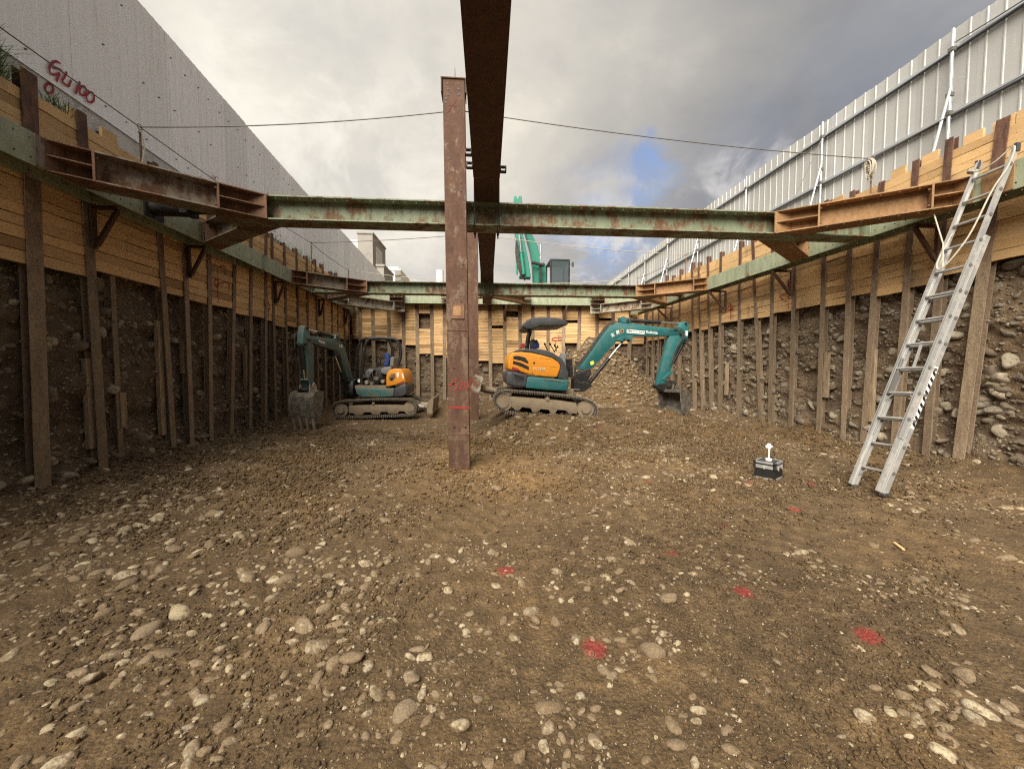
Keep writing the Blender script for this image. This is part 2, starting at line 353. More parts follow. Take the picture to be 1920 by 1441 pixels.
def smooth_path(pts, k=4, closed=False):
    pts = [Vector(p) for p in pts]; m = len(pts); o = []
    for i in range(m if closed else m - 1):
        g = lambda j: pts[j % m] if closed else pts[max(0, min(m - 1, j))]
        a, b, c, d = g(i - 1), g(i), g(i + 1), g(i + 2)
        for j in range(k):
            u = j / k; o.append(.5 * ((2 * b) + (c - a) * u + (2 * a - 5 * b + 4 * c - d) * u * u + (3 * b - a - 3 * c + d) * u ** 3))
    if not closed: o.append(pts[-1])
    return o
def plate(mb, o, u, v, nn, L, Wd, th, pitch=0, rows=(), r=.013):
    """steel plate from corner o along u (L) and v (Wd), th thick along nn, with real round bolt holes"""
    o, u, v, nn = map(Vector, (o, u, v, nn))
    if not pitch or not rows:
        return mb.prism([o, o + u * L, o + u * L + v * Wd, o + v * Wd], nn * th)
    k = max(1, int(L / pitch)); cu = L / k
    vb = [0] + [(rows[i] + rows[i + 1]) / 2 for i in range(len(rows) - 1)] + [Wd]
    for i in range(k):
        for j, rv in enumerate(rows):
            u0, u1, v0, v1 = i * cu, (i + 1) * cu, vb[j], vb[j + 1]; cx, cy = (u0 + u1) / 2, rv
            outer = [(u0, v0), (cx, v0), (u1, v0), (u1, cy), (u1, v1), (cx, v1), (u0, v1), (u0, cy)]
            inner = [(cx + r * cos(a), cy + r * sin(a)) for a in [radians(225 + 45 * q) for q in range(8)]]
            P = lambda q, z: o + u * q[0] + v * q[1] + nn * z
            vs = [P(q, 0) for q in outer] + [P(q, 0) for q in inner] + [P(q, th) for q in outer] + [P(q, th) for q in inner]
            fs = []
            for q in range(8):
                p = (q + 1) % 8
                fs += [(q, p, 8 + p, 8 + q), (16 + q, 24 + q, 24 + p, 16 + p), (8 + q, 8 + p, 24 + p, 24 + q)]
            e = [(0, 1), (1, 2)] if j == 0 else []
            if j == len(rows) - 1: e += [(4, 5), (5, 6)]
            if i == 0: e += [(6, 7), (7, 0)]
            if i == k - 1: e += [(2, 3), (3, 4)]
            fs += [(a, 16 + a, 16 + b_, b_) for a, b_ in e]
            mb.add(vs, fs)
    return mb
def hbeam(parent, p, q, up, h=.35, bw=.35, tf=.019, tw=.013, mat='green_steel', hole=(0, 0), rows=2, mats=None, ends=False, stiff=0):
    """rolled H section: two flanges (perpendicular to up) and a web, each a part"""
    p = Vector(p); q = Vector(q); d = (q - p); L = d.length; d.normalize(); up = Vector(up); up = (up - d * up.dot(d)).normalized(); sd = d.cross(up)
    rw = {2: [.075, bw - .075], 1: [.075]}[rows]; mats = mats or (mat, mat, mat)
    a = MB(); plate(a, p + up * (h / 2 - tf) - sd * bw / 2, d, sd, up, L, bw, tf, hole[0], rw if hole[0] else ()); a.build('flange', mats[0], parent)
    a = MB(); plate(a, p - up * (h / 2) - sd * bw / 2, d, sd, up, L, bw, tf, hole[1], rw if hole[1] else ()); a.build('flange', mats[1], parent)
    a = MB(); plate(a, p - up * (h / 2 - tf) - sd * tw / 2, d, up, sd, L, h - 2 * tf, tw); a.build('web', mats[2], parent)
    if ends:
        for e in (p, q - d * .02):
            a = MB(); a.prism([e + up * (h / 2 + .004) - sd * (bw / 2 + .004), e + up * (h / 2 + .004) + sd * (bw / 2 + .004), e - up * (h / 2 + .004) + sd * (bw / 2 + .004), e - up * (h / 2 + .004) - sd * (bw / 2 + .004)], d * .02)
            a.build('end_plate', mats[2], parent)
    for i in range(stiff):
        e = p + d * (L * (i + 1) / (stiff + 1)); a = MB()
        for sg in (-1, 1): a.prism([e + up * (h / 2 - tf) + sd * sg * tw / 2, e + up * (h / 2 - tf) + sd * sg * (bw / 2 - .015), e - up * (h / 2 - tf) + sd * sg * (bw / 2 - .015), e - up * (h / 2 - tf) + sd * sg * tw / 2], d * .012)
        a.build('stiffener', mats[2], parent)

# ------------------------------------------------------------------ numpy noise
def _h(ix, iy, iz):
    x = (ix.astype(np.uint32) * np.uint32(374761393)) ^ (iy.astype(np.uint32) * np.uint32(668265263)) ^ (iz.astype(np.uint32) * np.uint32(2246822519))
    x = (x ^ (x >> np.uint32(13))) * np.uint32(1274126177); x = x ^ (x >> np.uint32(16)); return (x & np.uint32(0xffff)).astype(np.float64) / 65535
def vn(x, y, z=0.):
    x, y, z = np.broadcast_arrays(np.asarray(x, float), np.asarray(y, float), np.asarray(z, float))
    X, Y, Z = [np.floor(a).astype(np.int64) for a in (x, y, z)]; fx, fy, fz = x - X, y - Y, z - Z
    fx, fy, fz = [a * a * (3 - 2 * a) for a in (fx, fy, fz)]; r = 0
    for i in (0, 1):
        for j in (0, 1):
            for k in (0, 1):
                r = r + _h(X + i, Y + j, Z + k) * (fx if i else 1 - fx) * (fy if j else 1 - fy) * (fz if k else 1 - fz)
    return r * 2 - 1
def fbm(x, y, z=0., o=4, g=.5):
    r = 0; a = 1; s = 0
    for i in range(o): r = r + a * vn(x * 2 ** i + 17 * i, y * 2 ** i, z * 2 ** i); s += a; a *= g
    return r / s

# ------------------------------------------------------------------ ground of the pit
LX = lambda y: -4.78 - .0215 * (y - 4.6)      # waler front faces, left and right
RX = lambda y: 6.46 - .0172 * (y - 5.6)
BX_L, BX_R, BY = -5.36, 7.10, 16.24           # faces of the cut earth
def sstep(a, b, x): t = np.clip((x - a) / (b - a), 0, 1); return t * t * (3 - 2 * t)
def gz(x, y, fine=True):
    x = np.asarray(x, float); y = np.asarray(y, float)
    z = .05 * fbm(x * .5, y * .5, 3., 3) + .03 * fbm(x * 1.7, y * 1.7, 5., 3)
    # debris at the foot of the walls
    z = z + .26 * np.exp(-np.clip(x - BX_L, 0, 9) / .26) * (1 + .5 * fbm(y * 1.2, x, 9.)) + .26 * np.exp(-np.clip(BX_R - x, 0, 9) / .34) * (1 + .5 * fbm(y * 1.2, x, 19.))
    # low mound under the right-hand excavator
    mx = sstep(.05, .9, x) * (1 - sstep(4.4, 6.4, x)); my = sstep(7.7, 8.75, y) * (1 - .35 * sstep(10.5, 12, y))
    z = z + mx * my * (.43 - .10 * sstep(1.0, 3.0, x)) * (1 + .18 * fbm(x * 2.2, y * 2.2, 2.))
    z = z + .16 * np.exp(-((x - 1.6) ** 2 / 1.2 + (y - 8.25) ** 2 / .12)) * (1 + .6 * fbm(x * 4, y * 4, 2.))
    # cone of fill in the far right corner
    d = np.sqrt(((x - 4.95) / 1.1) ** 2 + ((y - 16.6) / 1.3) ** 2)
    z = z + np.clip(3.15 - d * 1.10, 0, 3.3) * (1 + .12 * fbm(x * 2, y * 2, 4.))
    d2 = np.sqrt(((x - 5.3)) ** 2 + ((y - 10.4) * .8) ** 2); z = z + .18 * np.exp(-d2 * d2 / 1.2)
    d3 = np.sqrt((x + 1.6) ** 2 + ((y - 14.5) * .8) ** 2); z = z + .3 * np.exp(-d3 * d3 / 1.6)
    if fine:
        near = np.exp(-np.maximum(y, 0) / 6)
        rough = .5 + .5 * sstep(-.2, .35, fbm(x * .9 + 4, y * .9, 7., 3))
        z = z + rough * (.024 * fbm(x * 7, y * 7, 1., 3) + .016 * np.abs(fbm(x * 24, y * 24, 6., 2))) + .006 * fbm(x * 60, y * 60, 2., 2) * near
        for x0_, sl2 in ((.30, .12), (1.75, .12), (-1.7, -.05)):      # crawler prints
            u_ = x - x0_ - sl2 * (y - 3.5) - .08 * np.sin(y * .9); bnd = sstep(.20, .16, np.abs(u_)) * sstep(2.4, 3.2, y) * (1 - sstep(7.2, 8.2, y)) * sstep(-.3, .2, fbm(x * 1.1, y * 1.1, 51., 2))
            z = z + bnd * (-.014 + .010 * np.sin(y * 2 * pi / .10 + np.abs(u_) * 9))
        # rut-like drag marks
        z = z + .008 * np.sin(38 * (x * .80 + y * .6) + 3 * fbm(x, y, 8.)) * sstep(.15, .4, fbm(x * .7 + 9, y * .7, 11., 2))
    return z
def grid_obj(name, X, Y, Z, mat, kind='structure', flip=False):
    r, c = X.shape; me = bpy.data.meshes.new(name)
    co_ = np.stack([X, Y, Z], -1).reshape(-1, 3).astype(np.float32)
    idx = np.arange(r * c).reshape(r, c); q = np.stack([idx[:-1, :-1], idx[:-1, 1:], idx[1:, 1:], idx[1:, :-1]], -1).reshape(-1, 4)
    if flip: q = q[:, ::-1]
    me.vertices.add(len(co_)); me.vertices.foreach_set('co', co_.ravel())
    me.loops.add(q.size); me.loops.foreach_set('vertex_index', q.ravel().astype(np.int32))
    me.polygons.add(len(q)); me.polygons.foreach_set('loop_start', np.arange(0, q.size, 4, dtype=np.int32))
    me.polygons.foreach_set('use_smooth', np.ones(len(q), bool)); me.update(); me.validate()
    me.materials.append(MATS[mat]); o = bpy.data.objects.new(name, me); COL.objects.link(o)
    if kind: o['kind'] = kind
    ORG[o.name] = Vector((0, 0, 0)); return o
ys = list(np.arange(-8.2, .8, .25)); y = .8
while y < 16.8: ys.append(y); y += max(.011, .0062 * y)
xs = np.arange(-5.9, 7.7, .029); XX, YY = np.meshgrid(xs, np.array(ys))
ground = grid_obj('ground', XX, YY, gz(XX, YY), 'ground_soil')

# banks of cut earth
def bank_disp(s, z, seed):
    d = .10 * fbm(s * .9, z * 1.5, seed, 3) + .065 * fbm(s * 3.1, z * 6.5, seed + 3, 3) + .03 * fbm(s * 9, z * 17, seed + 5, 3) + .012 * fbm(s * 30, z * 40, seed + 8, 2)
    led = .05 * np.maximum(0, fbm(s * 1.4, z * 4.2, seed + 11, 3))
    return np.minimum(d + led, .10 + .25 * (d + led)) - .10 * sstep(2.3, 2.75, z) + .10 * np.exp(-np.clip(z, 0, 9) / .38)
def bank_pos(side, s, z):
    d = bank_disp(s, z, {'l': 1., 'r': 31., 'b': 61., 'q': 91.}[side])
    if side == 'l': return BX_L + d, s, z
    if side == 'r': return BX_R - d, s, z
    if side == 'b': return s, BY - d, z
    return s, -8.1 + d, z
banks = {}
for side, (a, b_), stp in (('l', (-8.2, 16.6), .04), ('r', (-8.2, 16.6), .04), ('b', (-5.9, 7.6), .04), ('q', (-5.9, 7.6), .1)):
    if side in 'lr': s = np.concatenate([np.arange(a, 1, .12), np.arange(1, b_, .04)])
    else: s = np.arange(a, b_, .05 if side == 'b' else stp)
    z = np.arange(-.2, 4.62, .04 if side != 'q' else .1); SS, ZZ = np.meshgrid(s, z); X, Y, Z = bank_pos(side, SS, ZZ)
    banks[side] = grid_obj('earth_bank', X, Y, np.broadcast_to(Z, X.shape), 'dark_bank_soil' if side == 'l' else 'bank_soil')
# upper ground, one sheet to the horizon with the pit left open
mb = MB(); T = 4.6; far = 900
x0, x1, y0, y1 = -5.46, 7.16, -8.2, 16.5
mb.add([(-far, -far, T), (far, -far, T), (far, far, T), (-far, far, T), (x0, y0, T), (x1, y0, T), (x1, y1, T), (x0, y1, T)], [(0, 1, 5, 4), (1, 2, 6, 5), (2, 3, 7, 6), (3, 0, 4, 7)])
mb.build('upper_ground', 'field_soil', kind='structure')

# ------------------------------------------------------------------ stones
def rock_mesh(name, sub, seed, mat):
    bm = bmesh.new(); bmesh.ops.create_icosphere(bm, subdivisions=sub, radius=1)
    v = np.array([x.co[:] for x in bm.verts]); r = np.random.default_rng(seed)
    sc = np.array([1.12, r.uniform(.55, .9), r.uniform(.40, .62)])
    d = 1 + .22 * fbm(v[:, 0] * 1.3 + seed, v[:, 1] * 1.3, v[:, 2] * 1.3, 2) + .06 * fbm(v[:, 0] * 3 + seed, v[:, 1] * 3, v[:, 2] * 3, 2)
    # a broken flat or two
    for _ in range(r.integers(1, 5)):
        nn = r.normal(size=3); nn /= np.linalg.norm(nn); k = v @ nn; d = np.where(k > .72, d * (.72 / np.maximum(k, .72)) ** .7, d)
    v = v * d[:, None] * sc
    for bv, c in zip(bm.verts, v): bv.co = c
    for f in bm.faces: f.smooth = True
    me = bpy.data.meshes.new(name); bm.to_mesh(me); bm.free(); me.materials.append(MATS[mat]); return me
def mesh_arrays(me):
    v = np.empty(len(me.vertices) * 3); me.vertices.foreach_get('co', v)
    f = np.empty(len(me.loops), np.int32); me.loops.foreach_get('vertex_index', f); return v.reshape(-1, 3), f.reshape(-1, 3)
def rots(n_, tilt):
    a = RNG.uniform(0, 2 * pi, n_); b = RNG.normal(0, tilt, n_); c = RNG.normal(0, tilt, n_)
    ca, sa, cb, sb, cc, sc = np.cos(a), np.sin(a), np.cos(b), np.sin(b), np.cos(c), np.sin(c); o = np.zeros_like(a); i = np.ones_like(a)
    Rz = np.stack([ca, -sa, o, sa, ca, o, o, o, i], -1).reshape(-1, 3, 3); Rx = np.stack([i, o, o, o, cb, -sb, o, sb, cb], -1).reshape(-1, 3, 3); Ry = np.stack([cc, o, sc, o, i, o, -sc, o, cc], -1).reshape(-1, 3, 3)
    return Rx @ Ry @ Rz
def merged(name, protos, P, R, Sz, mat, parent, which=None):
    VV = []; FF = []; RR = []; off = 0; nP = len(P); which = which if which is not None else RNG.integers(0, len(protos), nP)
    for k, (v, f) in enumerate(protos):
        m = np.where(which == k)[0]
        if not len(m): continue
        q = np.einsum('nij,vj->nvi', R[m], v) * Sz[m][:, None, None] + P[m][:, None, :]
        VV.append(q.reshape(-1, 3)); FF.append((f[None] + (off + np.arange(len(m)) * len(v))[:, None, None]).reshape(-1, 3)); off += len(m) * len(v)
        RR.append(np.repeat(RNG.uniform(0, 1, len(m)), len(v)))
    V = np.concatenate(VV).astype(np.float32); Fc = np.concatenate(FF).astype(np.int32); me = bpy.data.meshes.new(name)
    me.vertices.add(len(V)); me.vertices.foreach_set('co', V.ravel()); me.loops.add(Fc.size); me.loops.foreach_set('vertex_index', Fc.ravel())
    me.polygons.add(len(Fc)); me.polygons.foreach_set('loop_start', np.arange(0, Fc.size, 3, dtype=np.int32)); me.polygons.foreach_set('use_smooth', np.ones(len(Fc), bool)); me.update()
    at = me.attributes.new('rnd', 'FLOAT', 'POINT'); at.data.foreach_set('value', np.concatenate(RR).astype(np.float32))
    me.materials.append(MATS[mat]); o = bpy.data.objects.new(name, me); COL.objects.link(o); o['kind'] = 'stuff'
    if parent is not None: o.parent = parent
    return o
R3 = [rock_mesh('cobble', 3, i, 'cobble_stone') for i in range(12)]
R3b = [rock_mesh('cobble', 3, 40 + i, 'bank_stone') for i in range(8)]
R2 = [mesh_arrays(rock_mesh('rock', 2, 80 + i, 'cobble_stone')) for i in range(10)]
R1 = [mesh_arrays(rock_mesh('rock', 1, 120 + i, 'cobble_stone')) for i in range(6)]
def as_objects(P, R, Sz, protos, parent, kmax=300):
    for p, r, s in list(zip(P, R, Sz))[:kmax]:
        o = bpy.data.objects.new('cobble', random.choice(protos)); COL.objects.link(o); o.parent = parent
        o.matrix_basis = Matrix.Translation(Vector(p)) @ Matrix(r.tolist()).to_4x4() @ Matrix.Scale(float(s), 4)
def lod(P, sz):
    v = sz / np.linalg.norm(P - CO, axis=1); return np.where(v > .0062, RNG.integers(0, 10, len(P)), RNG.integers(10, 16, len(P)))
# --- on the ground
def inview(x, y): return (y > .9) & (np.abs(x / np.maximum(y, .1)) < 1.75)
def sample(nw, ylo, yhi, pw):
    y = (RNG.uniform(ylo ** pw, yhi ** pw, nw)) ** (1 / pw); x = RNG.uniform(-5.4, 7.1, nw); return x, y
def dens(x, y):
    patch = fbm(x * .8 + 2, y * .8, 21., 3); fine = fbm(x * 2.6, y * 2.6, 27., 3)
    d = .10 + 1.0 * sstep(.05, .40, patch * .6 + fine * .65)
    d = d + .55 * sstep(.3, -2.8, x) * sstep(6.5, 3.5, y) - .12 * sstep(1, 4, x) * sstep(6, 3, y)
    d = d + .9 * np.exp(-((x - 1.5) ** 2 / 3.2 + (y - 8.2) ** 2 / .5)) + .9 * sstep(4.0, 5.5, x) * sstep(8, 10, y) + .5 * sstep(11, 13, y) * sstep(3, 4, x)
    d = d * (1 - .6 * np.exp(-((x + .2) ** 2 / 3 + (y - 6.2) ** 2 / 2.2)))
    return np.clip(d, .05, 1.2)
x, y = sample(62000, 1.0, 16.2, 1.0); x = np.where(RNG.uniform(size=len(x)) < .5, x, x * np.clip(y / 4, .2, 1))
k = inview(x, y) & (RNG.uniform(size=len(x)) < dens(x, y) * .72); x, y = x[k], y[k]
sz = .0125 * (1 - RNG.uniform(0, 1, len(x)) * .988) ** (-1 / 2.5); sz = np.clip(sz * np.where((x < -.8) & (y < 6.5), 1.25, 1.), 0, .075) * np.where(y > 7, 1.2, 1.0)
# larger stones gathered in nests as in the photograph
for cx, cy, cn, cr in ((-.02, 2.18, 24, .22), (2.05, 1.42, 22, .24), (.95, 1.5, 12, .2), (-.1, 2.6, 10, .3), (-2.6, 3.0, 26, .8), (-1.9, 2.3, 22, .5), (-3.6, 4.2, 26, .7), (-4.2, 5.2, 22, .5), (.2, 1.45, 12, .25), (.65, 2.35, 22, .35), (1.0, 8.1, 50, .8), (2.6, 8.4, 30, .8), (5.5, 9.6, 40, 1.1), (5.6, 12.5, 60, 1.4), (-.35, 5.3, 14, .35), (2.3, 1.72, 8, .15), (2.75, 2.0, 6, .14)):
    rr = RNG.normal(0, cr * .6, (cn, 2)); x = np.append(x, cx + rr[:, 0]); y = np.append(y, cy + rr[:, 1])
    sz = np.append(sz, RNG.uniform(.018, .046, cn) * (1.0 if cy < 3 else 1.35 if cy < 6 else 2.0))
# fill cone: many stones
xx = RNG.uniform(2.6, 7, 4200); yy = RNG.uniform(12.0, 16.2, 4200); x = np.append(x, xx); y = np.append(y, yy); sz = np.append(sz, np.clip(.034 * (1 - RNG.uniform(0, .98, 4200)) ** (-1 / 2.4), 0, .16))
# relax overlaps roughly: drop small stones whose centres fall inside larger ones
order = np.argsort(-sz); x, y, sz = x[order], y[order], sz[order]; keep = np.ones(len(x), bool); cell = {}
for i in range(len(x)):
    if sz[i] < .014: break
    c = (int(x[i] / .2), int(y[i] / .2)); ok = True
    for a in (-1, 0, 1):
        for b_ in (-1, 0, 1):
            for j in cell.get((c[0] + a, c[1] + b_), ()):
                if (x[i] - x[j]) ** 2 + (y[i] - y[j]) ** 2 < ((sz[i] + sz[j]) * .66) ** 2: ok = False; break
            if not ok: break
        if not ok: break
    if ok: cell.setdefault(c, []).append(i)
    else: keep[i] = False
# nothing stands where the column, the ladder feet or the case stand
for cx, cy, cr in ((-.32, 5.75, .25), (4.77, 4.52, .08), (4.76, 4.12, .08), (3.97, 4.95, .24)): keep &= (x - cx) ** 2 + (y - cy) ** 2 > (cr + sz) ** 2
x, y, sz = x[keep], y[keep], sz[keep]
z = gz(x, y) + sz * RNG.uniform(-.48, .08, len(x)); P = np.stack([x, y, z], -1); R = rots(len(x), .28)
vis = sz / np.hypot(y, z - CAMH); o_ = np.argsort(-vis); P, R, sz = P[o_], R[o_], sz[o_]
as_objects(P, R, sz, R3, ground)
merged('gravel', R2 + R1, P[300:], R[300:], sz[300:], 'cobble_stone', ground, lod(P[300:], sz[300:]))
# fine gravel and clods of soil
for nm, cnt, mat, lo, hi in (('fine_gravel', 24000, 'cobble_stone', .0035, .011), ('soil_clods', 62000, 'ground_soil', .0045, .019)):
    x, y = sample(cnt, .95, 9.5, .55); x = np.where(RNG.uniform(size=cnt) < .3, x, x * np.clip(y / 5, .2, 1)); k = inview(x, y)
    q = fbm(x * 1.3 + (0 if nm[0] == 'f' else 5), y * 1.3, 33., 3); k &= RNG.uniform(size=cnt) < sstep(-.25, .3, q) + .1
    x, y = x[k], y[k]; s = lo * (hi / lo) ** RNG.uniform(0, 1, len(x)) ** 1.3 * np.clip(y / 2.6, .8, 2.6); P = np.stack([x, y, gz(x, y) + s * (.15 if nm[0] == 'f' else .42)], -1)
    merged(nm, R1, P, rots(len(x), .9), s, mat, ground)
# --- in the banks
for side, lo, hi, cnt in (('l', 2.6, 16.3, 8500), ('r', 3.0, 16.3, 10500), ('b', -5.4, 7.1, 4200)):
    s = RNG.uniform(lo ** .8 if side != 'b' else 0, hi ** .8 if side != 'b' else 1, cnt)
    s = s ** 1.25 if side != 'b' else lo + (hi - lo) * s
    z = RNG.uniform(-.02, 2.95, cnt); lay = fbm(s * .5, z * 2.4, 41. if side == 'l' else 47., 3)
    if side == 'l': k = RNG.uniform(size=cnt) < (.30 + .8 * sstep(-.1, .4, lay)) * (1 - .6 * sstep(2.0, 2.4, z) * (s < 9))
    else: k = RNG.uniform(size=cnt) < .45 + .6 * sstep(-.1, .35, lay)
    s, z = s[k], z[k]; sz = np.clip(.024 * (1 - RNG.uniform(0, .99, len(s))) ** (-1 / 2.1), 0, .135) * (.95 if side == 'l' else 1.0)
    X, Y, Z = bank_pos(side, s, z); P = np.stack([np.broadcast_to(X, s.shape), np.broadcast_to(Y, s.shape), z], -1)
    R = rots(len(s), .6); nv = {'l': (-1, 0, 0), 'r': (1, 0, 0), 'b': (0, 1, 0)}[side]; P = P + np.array(nv) * (sz * RNG.uniform(.1, .55, len(s)))[:, None]; vis = sz / np.linalg.norm(P - CO, axis=1); o_ = np.argsort(-vis); P, R, sz = P[o_], R[o_], sz[o_]
    if side == 'l':    # a few boulders the photograph shows
        B = [((208, 540), .155), ((125, 523), .09), ((48, 522), .055), ((268, 655), .11), ((105, 655), .12), ((15, 675), .07), ((180, 650), .07), ((330, 830), .12), ((340, 738), .09), ((372, 820), .10), ((385, 815), .1), ((530, 705), .16), ((20, 700), .07), ((95, 835), .09)]
        XB = BX_L + .1
    elif side == 'r':
        B = [((1883, 670), .19), ((1857, 735), .12), ((1786, 773), .10), ((1705, 812), .09), ((1860, 780), .08), ((1610, 690), .10), ((1680, 595), .12), ((1560, 780), .13), ((1465, 722), .13), ((1485, 708), .07), ((1360, 745), .12), ((1695, 696), .08), ((1905, 860), .11), ((1500, 850), .09)]
        XB = BX_R - .1
    else: B = []
    for i, (q, r_) in enumerate(B):
        w_ = atx(*q, XB); P[i] = (float(bank_pos(side, np.array(w_.y), np.array(w_.z))[0]) + (-.3 if side == 'l' else .3) * r_, w_.y, max(w_.z, .1)); sz[i] = r_
    as_objects(P, R, sz, R3b, banks[side]); merged('bank_gravel', R2 + R1, P[300:], R[300:], sz[300:], 'bank_stone', banks[side], lod(P[300:], sz[300:]))
    cnt = 7500; s = RNG.uniform(lo, hi, cnt) if side == 'b' else lo + (hi - lo) * RNG.uniform(0, 1, cnt) ** 1.8; z = RNG.uniform(-.02, 2.9, cnt)
    k = fbm(s * 1.1, z * 3.0, 71., 3) > -.12; s, z = s[k], z[k]; X, Y, Z = bank_pos(side, s, z); P = np.stack([np.broadcast_to(X, s.shape), np.broadcast_to(Y, s.shape), z], -1)
    merged('bank_grit', R1, P, rots(len(s), .9), RNG.uniform(.008, .026, len(s)), 'bank_stone' if side != 'l' else 'bank_stone', banks[side])

ORD = ['first', 'second', 'third', 'fourth', 'fifth', 'sixth', 'seventh', 'eighth', 'ninth', 'tenth', 'eleventh', 'twelfth', 'thirteenth', 'fourteenth', 'fifteenth', 'sixteenth', 'seventeenth', 'eighteenth', 'nineteenth', 'twentieth', 'twenty-first', 'twenty-second', 'twenty-third', 'twenty-fourth', 'twenty-fifth', 'twenty-sixth', 'twenty-seventh', 'twenty-eighth']
# ------------------------------------------------------------------ soldier piles and lagging
XPL, XPR, YPB = -5.20, 6.94, 16.05
Lp = [(3.3, 3.3), (4.0, 4.0)] + [(atx(a, 800, XPL).y, atx(c, 450, XPL).y) for a, c in ((75, 68), (192, 168))] + [(6.02, 6.02)] + [(atx(a, 800, XPL).y, atx(c, 480, XPL).y) for a, c in ((326, 303), (360, 348), (396, 393), (434, 440), (470, 470), (499, 498))]
Lp += [(v, v + random.uniform(-.05, .05)) for v in (10.15, 10.8, 11.5, 12.1, 12.75, 13.35, 14.0, 14.6, 15.2, 15.75)]
Rp = [(3.1, 3.1), (4.15, 4.2)] + [(atx(a, 800, XPR).y, atx(c, 480, XPR).y) for a, c in ((1797, 1852), (1737, 1764), (1676, 1704), (1618, 1643), (1581, 1593), (1534, 1545), (1481, 1490), (1442, 1449), (1426, 1416), (1382, 1388), (1347, 1352), (1332, 1330), (1316, 1313), (1300, 1300))]
Rp += [(v, v + random.uniform(-.05, .05)) for v in (13.1, 13.6, 14.15, 14.7, 15.25, 15.8)]
Bp = [aty(p, 620, YPB).x for p in (676, 699, 729, 757.5, 782, 809.5, 834, 863, 918, 946, 974.5, 999, 1028, 1057.5, 1087, 1119, 1149, 1182)]
PTOP = {'l': {2: 4.95, 3: 4.87, 4: 4.84, 5: 4.81}, 'r': {2: 4.85, 3: 4.93, 4: 4.84, 5: 4.75, 6: 4.83, 7: 4.89}}
def pile(base, top, up, label, group, hw=.10, fw=.14):
    o = thing('soldier_pile', label, 'steel pile', base, group)
    hbeam(o, base, top, up, hw, fw, .013, .01, 'pile_steel'); return o
def lerp(a, b_, t): return a + (b_ - a) * t
for i, (yb, yt) in enumerate(Lp):
    zt = PTOP['l'].get(i, random.uniform(4.80, 4.98)); r_ = .072 if i == 4 else 0
    sl_ = (yt - yb) / 3.6
    pile((XPL - .05 - r_, yb - .1 * sl_, -.15), (XPL - .05 - r_, yb + sl_ * zt, zt), (1, 0, 0), '%s rusty steel pile of the left wall from the near end' % ORD[i], 'steel piles along the left wall', fw=.165 if i < 3 else .125 if i == 3 else .10 if i != 4 else .08)
for i, (yb, yt) in enumerate(Rp):
    zt = PTOP['r'].get(i, random.uniform(4.80, 4.98)); sl_ = (yt - yb) / 3.6
    pile((XPR + .05, yb - .1 * sl_, -.15), (XPR + .05, yb + sl_ * zt, zt), (1, 0, 0), '%s mud crusted steel pile of the right wall from the near end' % ORD[i], 'steel piles along the right wall', fw=.14 if i < 3 else .10)
for i, xb in enumerate(Bp):
    d_ = random.uniform(-.06, .06)
    pile((xb + d_, YPB + .05, -.1 if i < 12 else .6), (xb, YPB + .05, random.uniform(4.62, 4.8)), (0, 1, 0), '%s steel pile from the left in the back wall of the pit' % ORD[i], 'steel piles in the back wall')
# stub piles standing behind the front row
for i, (px, py0, py1, X, side) in enumerate(((172, 672, 840, -5.29, 'left'), (305, 602, 815, -5.29, 'left'), (345, 640, 700, -5.29, 'left'), (463, 645, 750, -5.29, 'left'), (230, 735, 800, -5.29, 'left'), (1362, 680, 740, 7.0, 'right'), (1451, 740, 800, 7.0, 'right'), (1548, 660, 745, 7.0, 'right'), (1632, 655, 790, 7.0, 'right'))):
    a, c = atx(px, py1, X), atx(px, py0, X)
    mb = MB(); mb.box(((a.x), a.y, (a.z + c.z) / 2), (.06, .10, c.z - a.z)); o = mb.build('timber_stub', 'grey_wood')
    tag(o, 'grey timber stub set in the %s bank, %s of its stubs from the near end' % (side, ORD[[0, 1, 2, 4, 0, 3, 2, 1, 0][i] if i != 4 else 3]), 'timber stub', 'timber stubs in the banks')
    if i == 4: o['label'] = 'short grey timber stub low in the left bank behind the recessed thin pile'
BOARD = []
for k in range(6):
    r = random.Random(50 + k); bm = bmesh.new(); bmesh.ops.create_cube(bm, size=1)
    bmesh.ops.subdivide_edges(bm, edges=[e for e in bm.edges if abs(e.verts[0].co.x - e.verts[1].co.x) > .5], cuts=2)
    for v in bm.verts: v.co.z += r.uniform(-.04, .04) * (1 if k < 4 else 1.6); v.co.y += r.uniform(-.05, .05)
    me = bpy.data.meshes.new('board'); bm.to_mesh(me); bm.free(); me.materials.append(MATS['board_wood']); BOARD.append(me)
def board(parent, c, L, th, hh, along, tilt=0.):
    o = bpy.data.objects.new('board', random.choice(BOARD)); COL.objects.link(o); o.parent = parent
    o.location = Vector(c) - org(parent); o.rotation_euler = (0, tilt, 0) if along == 'x' else (0, tilt, pi / 2); o.scale = (L, th, hh); return o
